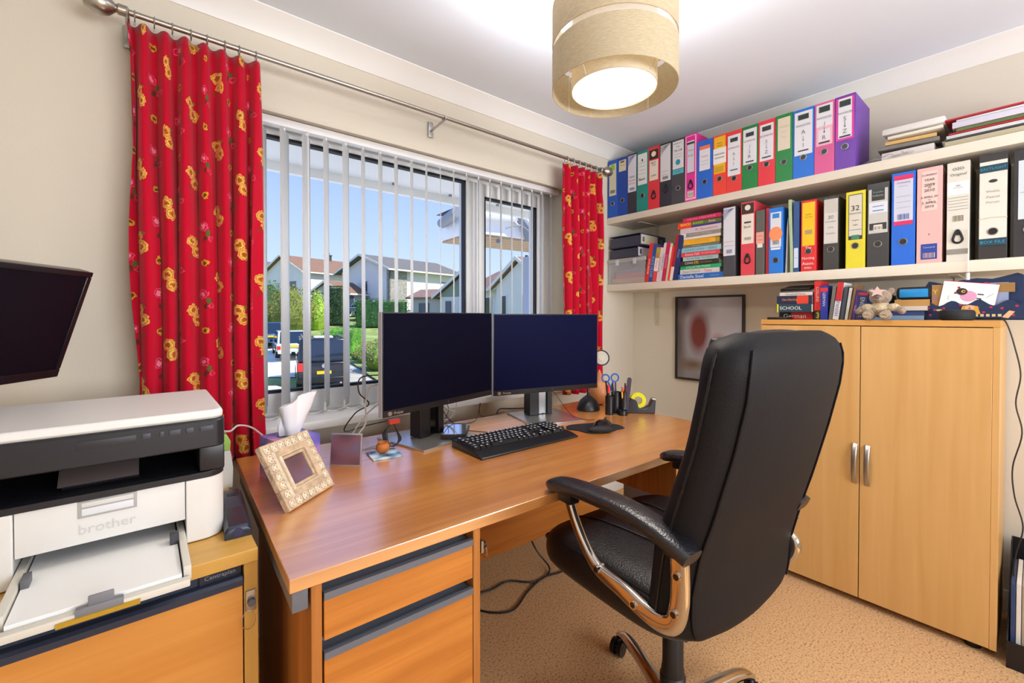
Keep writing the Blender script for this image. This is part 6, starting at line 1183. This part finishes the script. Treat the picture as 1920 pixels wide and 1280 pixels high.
hd = house('gabled_bungalow', 'small bungalow with green-grey gable and white door beside the white house', hp(905, 40), angdir(hp(905, 40), hp(868, 34)) , 6.2, 0.1, 0, 1, 1.2, HG, RG, .1) if 0 else None
gd = thing('gabled_bungalow', 'small bungalow with green-grey gable and white door beside the white house', 'bungalow', (hp(826, 36).x, hp(826, 36).y, .2), angdir(hp(826, 36), hp(880, 35))); GW = (hp(880, 35)-hp(826, 36)).length+1.2
b = MB(); b.box((0, 0, 0), (GW, 2.6, 2.6), HW); b.prism([(-.3, 2.55), (GW+.3, 2.55), (GW/2+.25, 4.35)], 'y', -.02, 2.5, mat('gable_green', '8f9a86', .9)); b.box((-3.4, .8, 0), (0, 2.6, 2.5), HG); b.build('walls', gd, smooth=0)
b = MB(); b.prism([(-.6, 2.4), (GW/2+.25, 4.5), (GW+.6, 2.4), (GW+.6, 2.6), (GW/2+.25, 4.72), (-.6, 2.6)], 'y', -.4, 2.8, RD); b.prism([(.5, 2.45), (2.8, 3.2), (2.8, 3.4), (.5, 2.6)], 'x', -3.8, .3, RD); b.build('roof', gd, smooth=0)
b = MB(); b.prism([(-.6, 2.35), (GW/2+.25, 4.45), (GW+.6, 2.35), (GW+.6, 2.6), (GW/2+.25, 4.75), (-.6, 2.6)], 'y', -.45, -.4, HW); b.build('bargeboard', gd, smooth=0)
for (x0, x1, z0, z1, m, nm) in ((.5, 1.0, .9, 2.2, WG, 'window'), (1.3, 2.1, .05, 2.15, HW, 'door'), (GW-.9, GW-.2, .9, 2.2, WG, 'window'), (-2.6, -1.6, .9, 2.1, WG, 'window')):
    b = MB(); y_ = -.08 if x0 > 0 else .72; b.box((x0, y_, z0), (x1, y_+.09, z1), m); b.build(nm, gd, smooth=0)
o = hp(944, 30); e = hp(880, 33.5)
eh = thing('tiled_house', 'pale house with reddish tiled roof and dark chimney seen through the opening window', 'house', (o.x, o.y, 0), angdir(o, e)+PI)
Lh = 4.5; b = MB(); b.box((-Lh, 0, 0), (0, 6, 3.15), HW); b.build('walls', eh, smooth=0)
g2 = MB(); g2.box((0, -.6, 0), (4.4, 5.4, 3.1), HW); g2.prism([(-.2, 3.1), (4.6, 3.1), (2.5, 4.6)], 'y', -.6, 5.4, HW); g2.build('front_wing', eh, smooth=0)
b = MB(); b.prism([(-.5, 3.0), (3, 4.62), (6.4, 3.0), (6.4, 3.15), (3, 4.8), (-.5, 3.15)], 'x', -Lh-.3, 3.2, RD); b.prism([(-.5, 2.95), (2.5, 4.75), (5.3, 2.95), (5.3, 3.12), (2.5, 4.92), (-.5, 3.12)], 'y', -.9, 5.4, RD); b.build('roof', eh, smooth=0)
b = MB(); b.prism([(-.5, 2.9), (2.5, 4.7), (5.3, 2.9), (5.3, 3.12), (2.5, 4.95), (-.5, 3.12)], 'y', -.96, -.9, HW); b.box((-Lh-.3, -.6, 2.95), (-.1, -.5, 3.12), HW); b.build('bargeboard', eh, smooth=0)
for (x0, x1) in ((-2.4, -1.4), (.55, 1.15), (2.9, 3.7)):
    y_ = -.06 if x0 < 0 else -.66; b = MB(); b.box((x0-.08, y_+.01, .95), (x1+.08, y_+.05, 2.6), HW); b.box((x0, y_, 1.0), (x1, y_+.05, 2.5), WG); b.build('window', eh, smooth=0)
b = MB(); b.box((-1.6, 2.6, 4.2), (-.8, 3.4, 5.25), CHM); b.box((-1.65, 2.55, 5.25), (-.75, 3.45, 5.4), CHM); b.cyl((-1.2, 3, 5.4), (-1.2, 3, 5.7), .12, CHM, n=10); b.build('chimney', eh)
# greenhouse awning by the white house
p = G(760, 39, 0); t = thing('cold_frame', 'white framed sloping glass cold frame in front of the white house', 'cold frame', tuple(p), YAW*-1+.1); b = MB(); FRW = mat('frame_white', 'f0f0ee', .5)
for x_ in (-.95, 0, .95): b.tube([(x_, 0, .2), (x_-.1*0, .6, 1.3)], .05, FRW, n=6)
b.tube([(-.95, 0, .2), (.95, 0, .2)], .05, FRW, n=6); b.tube([(-.95, .6, 1.3), (.95, .6, 1.3)], .05, FRW, n=6); b.tube([(-.95, .3, .75), (.95, .3, .75)], .04, FRW, n=6); b.box((-.95, 0, 0), (.95, .9, .2), HG); b.build('bars', t); b = MB(); b.add([(-.95, .01, .2), (.95, .01, .2), (.95, .61, 1.3), (-.95, .61, 1.3)], [(0, 1, 2, 3)], mat('cold_glass', 'dfe6ea', .2, alpha=.6)); b.build('glass', t, smooth=0)
# greenery
def leafmat(name, c): return mat(name, c, .8, var=.35, vscale=1.5)
def bush(u, t, rad, label, cols, n=900, seed=0, name='shrub', cat='shrub', box=False, dz=0, group=None, leaf=.16):
    r = random.Random(seed); c = G(u, t, dz); th = thing(name, label, cat, tuple(c), -YAW, group); rx, ry, rz_ = rad; b = MB(); ms = [leafmat('leaf_'+q, q) for q in cols]
    if box: b.box((-rx*.92, -ry*.92, 0), (rx*.92, ry*.92, rz_*1.9), ms[0], bev=.1)
    else:
        rg = []
        for i in range(9):
            f = i/8; rg.append([(rx*.85*math.sin(PI*(f*.75+.2))*math.cos(a)*(1+.12*math.sin(3*a+i)), ry*.85*math.sin(PI*(f*.75+.2))*math.sin(a)*(1+.12*math.cos(2*a+i)), rz_*1.85*f) for a in [2*PI*k/14 for k in range(14)]])
        b.loft(rg, ms[0])
    for k in range(n):
        if box:
            f = r.randrange(3); x_, y_, z_ = r.uniform(-rx, rx), r.uniform(-ry, ry), r.uniform(0, 2*rz_)
            if f == 0: y_ = -ry
            elif f == 1: z_ = 2*rz_
            else: x_ = rx*r.choice((-1, 1))
        else:
            a = r.uniform(0, 2*PI); ph = math.acos(r.uniform(-.35, 1)); q = r.uniform(.85, 1.08); x_, y_, z_ = rx*q*math.sin(ph)*math.cos(a), ry*q*math.sin(ph)*math.sin(a), rz_+rz_*q*math.cos(ph)
        s = leaf*r.uniform(.5, 1.1); d1 = Vector((r.gauss(0, 1), r.gauss(0, 1), r.gauss(0, .6))).normalized(); d2 = d1.orthogonal().normalized(); p_ = Vector((x_, y_, z_)); mm = r.choice(ms)
        b.add([p_-d1*s*.5, p_+d2*s*.3, p_+d1*s*.5, p_-d2*s*.3], [(0, 1, 2, 3)], mm)
    b.build('foliage', th, smooth=0); return th
bush(507, 37, (1.5, 1.2, 2.0), 'dark green shrub furthest left beyond the parked cars', ['3f5a2a', '5a7a30', '2f4a22'], seed=1)
bush(548, 33.5, (1.7, 1.2, 1.9), 'large yellow-green shrub mass with orange tips on the left bank', ['6f7a2e', '93902e', '8f6a30', '55702c'], seed=2, n=1400)
bush(594, 36.5, (.95, .9, 1.6), 'bright lime green bush in the middle of the bank', ['8fae36', 'a9bb40', '6c8c2c'], seed=3)
bush(592, 39.5, (.8, .9, 1.1), 'low dark hedge below the long brown roof', ['38522a', '4a6a30'], seed=4, box=True, name='hedge', cat='hedge')
bush(634, 39.5, (.75, .9, 1.7), 'dark clipped hedge in front of the brown roofed extension', ['2e4626', '3c5a2c'], seed=5, box=True, name='hedge', cat='hedge')
bush(643, 26, (.95, .8, .75), 'clipped bright green square hedge beside the road', ['5f9a34', '75b03c', '4a7a2c'], seed=6, box=True, name='hedge', cat='hedge', leaf=.1, n=1500, dz=.1)
bush(716, 38, (2.2, .7, 1.15), 'long green hedge along the foot of the white house', ['35602c', '4a7a34'], seed=7, box=True, name='hedge', cat='hedge', leaf=.14)
bush(695, 23.6, (.8, .8, .6), 'yellow-green roadside shrub with purple tips behind the monitor edge', ['7f9a34', 'a0a83a', '9a6a6a', '56782c'], seed=8, leaf=.1)
bush(717, 21.5, (1.0, .9, .8), 'bushy shrub with pinkish flowers at the corner of the left monitor', ['6f8a34', '96a040', 'a87a80', '486a2a'], seed=9, leaf=.1, n=1300)
bush(669, 24.3, (.3, .3, .3), 'small dark green plant at the end of the square hedge', ['4a6a2c', '8aa03a'], seed=10, leaf=.08, n=400)
b = MB(); p0, p1 = G(594, 28.5), G(620, 28)
b.loft([[p0, p1, p1+Vector((0, 0, .75)), p0+Vector((0, 0, .75))], [p0+_fh*.25, p1+_fh*.25, p1+_fh*.25+Vector((0, 0, .75)), p0+_fh*.25+Vector((0, 0, .75))]], STN); tag(b.build('garden_wall', smooth=0), 'low pale garden wall left of the clipped hedge', 'wall')
# vehicles
def vehicle(name, label, cat, pos, head, L, W, H, col, kind='car', plate='e8c020'):
    t = thing(name, label, cat, tuple(pos), head); cm = mat('car_'+col, col, .2, .3, coat=.5); GLS = mat('car_glass', '1c2736', .05, spec=1); TY_ = mat('tyre', '17171a', .8)
    # local: +y forward, rear at y=-L/2
    b = MB(); hb0 = .28; bl = H*(.52 if kind == 'car' else .55)
    b.prism([(-L/2, hb0+.1), (-L/2+.05, bl), (-L/2+.1, bl+.03), (L/2-.5, bl), (L/2, bl*.75), (L/2, hb0)] if kind == 'car' else [(-L/2, hb0), (-L/2, bl), (L/2-1.2, bl), (L/2-.15, bl*.82), (L/2, hb0+.3), (L/2, hb0)], 'x', -W/2, W/2, cm); b.build('body', t, bevel=.07)
    b = MB(); wt = W/2-.12
    r0, r1, f1, f0 = (-L/2+.12, -L/2+.65, L*.10, L*.28) if kind == 'car' else (-L/2+.02, -L/2+.14, L*.20, L*.34)
    v = [(-W/2+.04, r0, bl), (W/2-.04, r0, bl), (W/2-.04, f0, bl), (-W/2+.04, f0, bl), (-wt, r1, H), (wt, r1, H), (wt, f1, H), (-wt, f1, H)]
    b.add(v, [(0, 3, 2, 1), (4, 5, 6, 7), (0, 1, 5, 4), (1, 2, 6, 5), (2, 3, 7, 6), (3, 0, 4, 7)], cm); b.build('cabin', t, bevel=.05)
    def quad(a, b2, c, d, f, m, nm):
        a, b2, c, d = map(Vector, (a, b2, c, d)); m_ = (a+b2+c+d)/4; n_ = (b2-a).cross(d-a).normalized()*.02
        bb = MB(); bb.add([m_+(q-m_)*f+n_ for q in (a, b2, c, d)]+[m_+(q-m_)*f-n_*.2 for q in (a, b2, c, d)], [(0, 1, 2, 3), (7, 6, 5, 4), (0, 4, 5, 1), (1, 5, 6, 2), (2, 6, 7, 3), (3, 7, 4, 0)], m); bb.build(nm, t, smooth=0)
    quad(v[0], v[1], v[5], v[4], .86, GLS, 'rear_window'); quad(v[1], v[2], v[6], v[5], .84, GLS, 'side_window'); quad(v[3], v[0], v[4], v[7], .84, GLS, 'side_window'); quad(v[2], v[3], v[7], v[6], .88, GLS, 'windscreen')
    for sx in (-1, 1):
        b = MB(); b.box((sx*(W/2-.11)-.09, -L/2-.02, bl-.30 if kind == 'car' else bl-.35), (sx*(W/2-.11)+.09, -L/2+.1, bl-.08 if kind == 'car' else bl-.02), mat('tail_red', 'e03030', .2)); b.build('tail_light', t, bevel=.01)
        b = MB(); b.box((sx*(W/2+.09)-.08, L*.22, bl+.02), (sx*(W/2+.09)+.08, L*.22+.1, bl+.18), BLACK); b.build('wing_mirror', t, bevel=.02)
        for y_ in (-L/2+.75, L/2-.8):
            b = MB(); b.cyl((sx*(W/2-.2), y_, .32), (sx*(W/2+.01), y_, .32), .32, TY_, n=22); b.cyl((sx*(W/2+.0), y_, .32), (sx*(W/2+.02), y_, .32), .19, STEEL, n=16); b.build('wheel', t)
    b = MB(); b.box((-.26, -L/2-.03, .62), (.26, -L/2+.03, .74), mat('plate_'+plate, plate, .4)); b.build('number_plate', t)
    b = MB(); b.box((-W/2+.05, -L/2-.08, .28), (W/2-.05, -L/2+.1, .5), BLACK if kind == 'van' else cm); b.build('bumper', t, bevel=.03)
    if kind == 'van':
        b = MB(); b.cyl((0, -L/2-.035, bl-.15), (0, -L/2-.02, bl-.15), .085, mat('badge', 'c8ccd2', .2, 1), n=20); b.build('badge', t)
        for sx in (-1, 1):
            b = MB(); b.tube([(sx*(wt-.1), -L/2+.3, H+.07), (sx*(wt-.1), L*.15, H+.07)], .025, STEEL, n=8); b.build('roof_rail', t)
        b = MB(); b.box((-.35, -L/2+.25, H+.01), (.35, -L/2+.8, H+.1), C_('dfe2e6')); b.build('roof_box', t, bevel=.03)
    return t
hd = -YAW
vehicle('van', 'dark van with roof rails parked facing away on the road, nearest vehicle', 'van', G(600, 19.2), hd+.47, 4.7, 1.9, 1.98, '23262e', 'van')
vehicle('car', 'white car parked further up the road beyond the van', 'car', G(546, 26), hd+.55, 4.2, 1.8, 1.5, 'e8e8e6')
vehicle('car', 'blue car at the far left of the view', 'car', G(498, 29.5), hd+.6, 4.2, 1.8, 1.55, '3a5a86')
vehicle('car', 'pale silver-blue car parked by the hedge below the white house', 'car', G(684, 42.3, .55), hd+1.3, 4.2, 1.8, 1.4, 'aebfd0')
b = MB(); rg = []
for i in range(7):
    f = i/6; rg.append([(1.5*math.sin(PI*(.1+.75*f))*math.cos(a)*(1+.15*math.sin(2*a+i)), .9*math.sin(PI*(.1+.75*f))*math.sin(a), .75*f) for a in [2*PI*k/12 for k in range(12)]])
b.loft(rg, mat('boulder', 'd8cdb8', .9, var=.15)); tag(b.build('boulder', loc=tuple(G(478, 14.5, -.1)), smooth=60), 'pale rock mound at lower left beyond the window', 'rock')
# eaves of this house seen through the top of the window
SOF = mat('soffit_white', 'fbf9f4', .7); GUT = mat('gutter_grey', '8b8f96', .5); TAN = mat('soffit_tan', 'b79a78', .8)
t = thing('roof_eave', 'white soffit board and fascia overhanging the top of the window', 'eave', (0, .29, 2.0)); b = MB(); b.box((-6, 0, .03), (.2, .58, .06), SOF); b.box((-6, .56, -.02), (.2, .60, .18), SOF)
for k in range(12): b.cyl((-5.2+.42*k, .52, .018), (-5.2+.42*k, .52, .03), .012, GUT, n=8)
b.build('soffit', t); b = MB(); b.box((-6, 0, .06), (.2, 1, .3), RG, Matrix.Translation((0, 0, .05)) @ Euler((math.radians(20) if 0 else 0, 0, 0)).to_matrix().to_4x4()); b.build('roof_deck', t) if 0 else b.bm.free()
w0 = P(946, 443, 4.4); 
t = thing('wing_eave', 'white boxed eave corner of the projecting wing with tan slatted underside', 'eave', (w0.x, w0.y, w0.z), -YAW+.62); b = MB()
b.box((-.40, 0, .0), (2.2, .62, .23), SOF, bev=.005); b.build('fascia', t)
b = MB()
for k in range(5): b.box((-.38, .02+.12*k, -.022), (2.1, .02+.12*k+.11, -.001), TAN, bev=.003)
b.build('slatted_soffit', t)
b = MB(); b.prism([(-.46, .26), (2.2, .26), (2.2, .42), (-.1, .36)], 'y', -.02, .6, RG); b.build('roof_edge', t)
b = MB(); b.tube([(-.56, -.05, .16), (-.44, .5, .16)], .05, GUT, n=12); b.tube([(-.42, -.06, .17), (.10, -.06, .19)], .045, SOF, n=10); b.tube([(.10, -.08, .22), (.24, -.06, .10), (.30, -.02, .0)], .05, GUT, n=10); b.cyl((-.02, .08, -.06), (-.02, .08, -.02), .025, GUT, n=10); b.tube(smoothpath([(-.05, -.09, .06), (.1, -.13, .1), (.25, -.1, .03), (.3, -.05, -.06)], 5), .006, GUT, n=5); b.build('gutter', t)
wp = P(992, 603, 5.3); t = thing('wing_wall', 'pale blue-grey wall of the projecting wing at the right of the view', 'wall', (wp.x, wp.y, -2.0), -YAW+.62); b = MB(); b.box((0, 0, 0), (2.0, .12, 3.9), mat('wing_render', 'aab2bc', .9)); b.build('wing_render_wall', t)
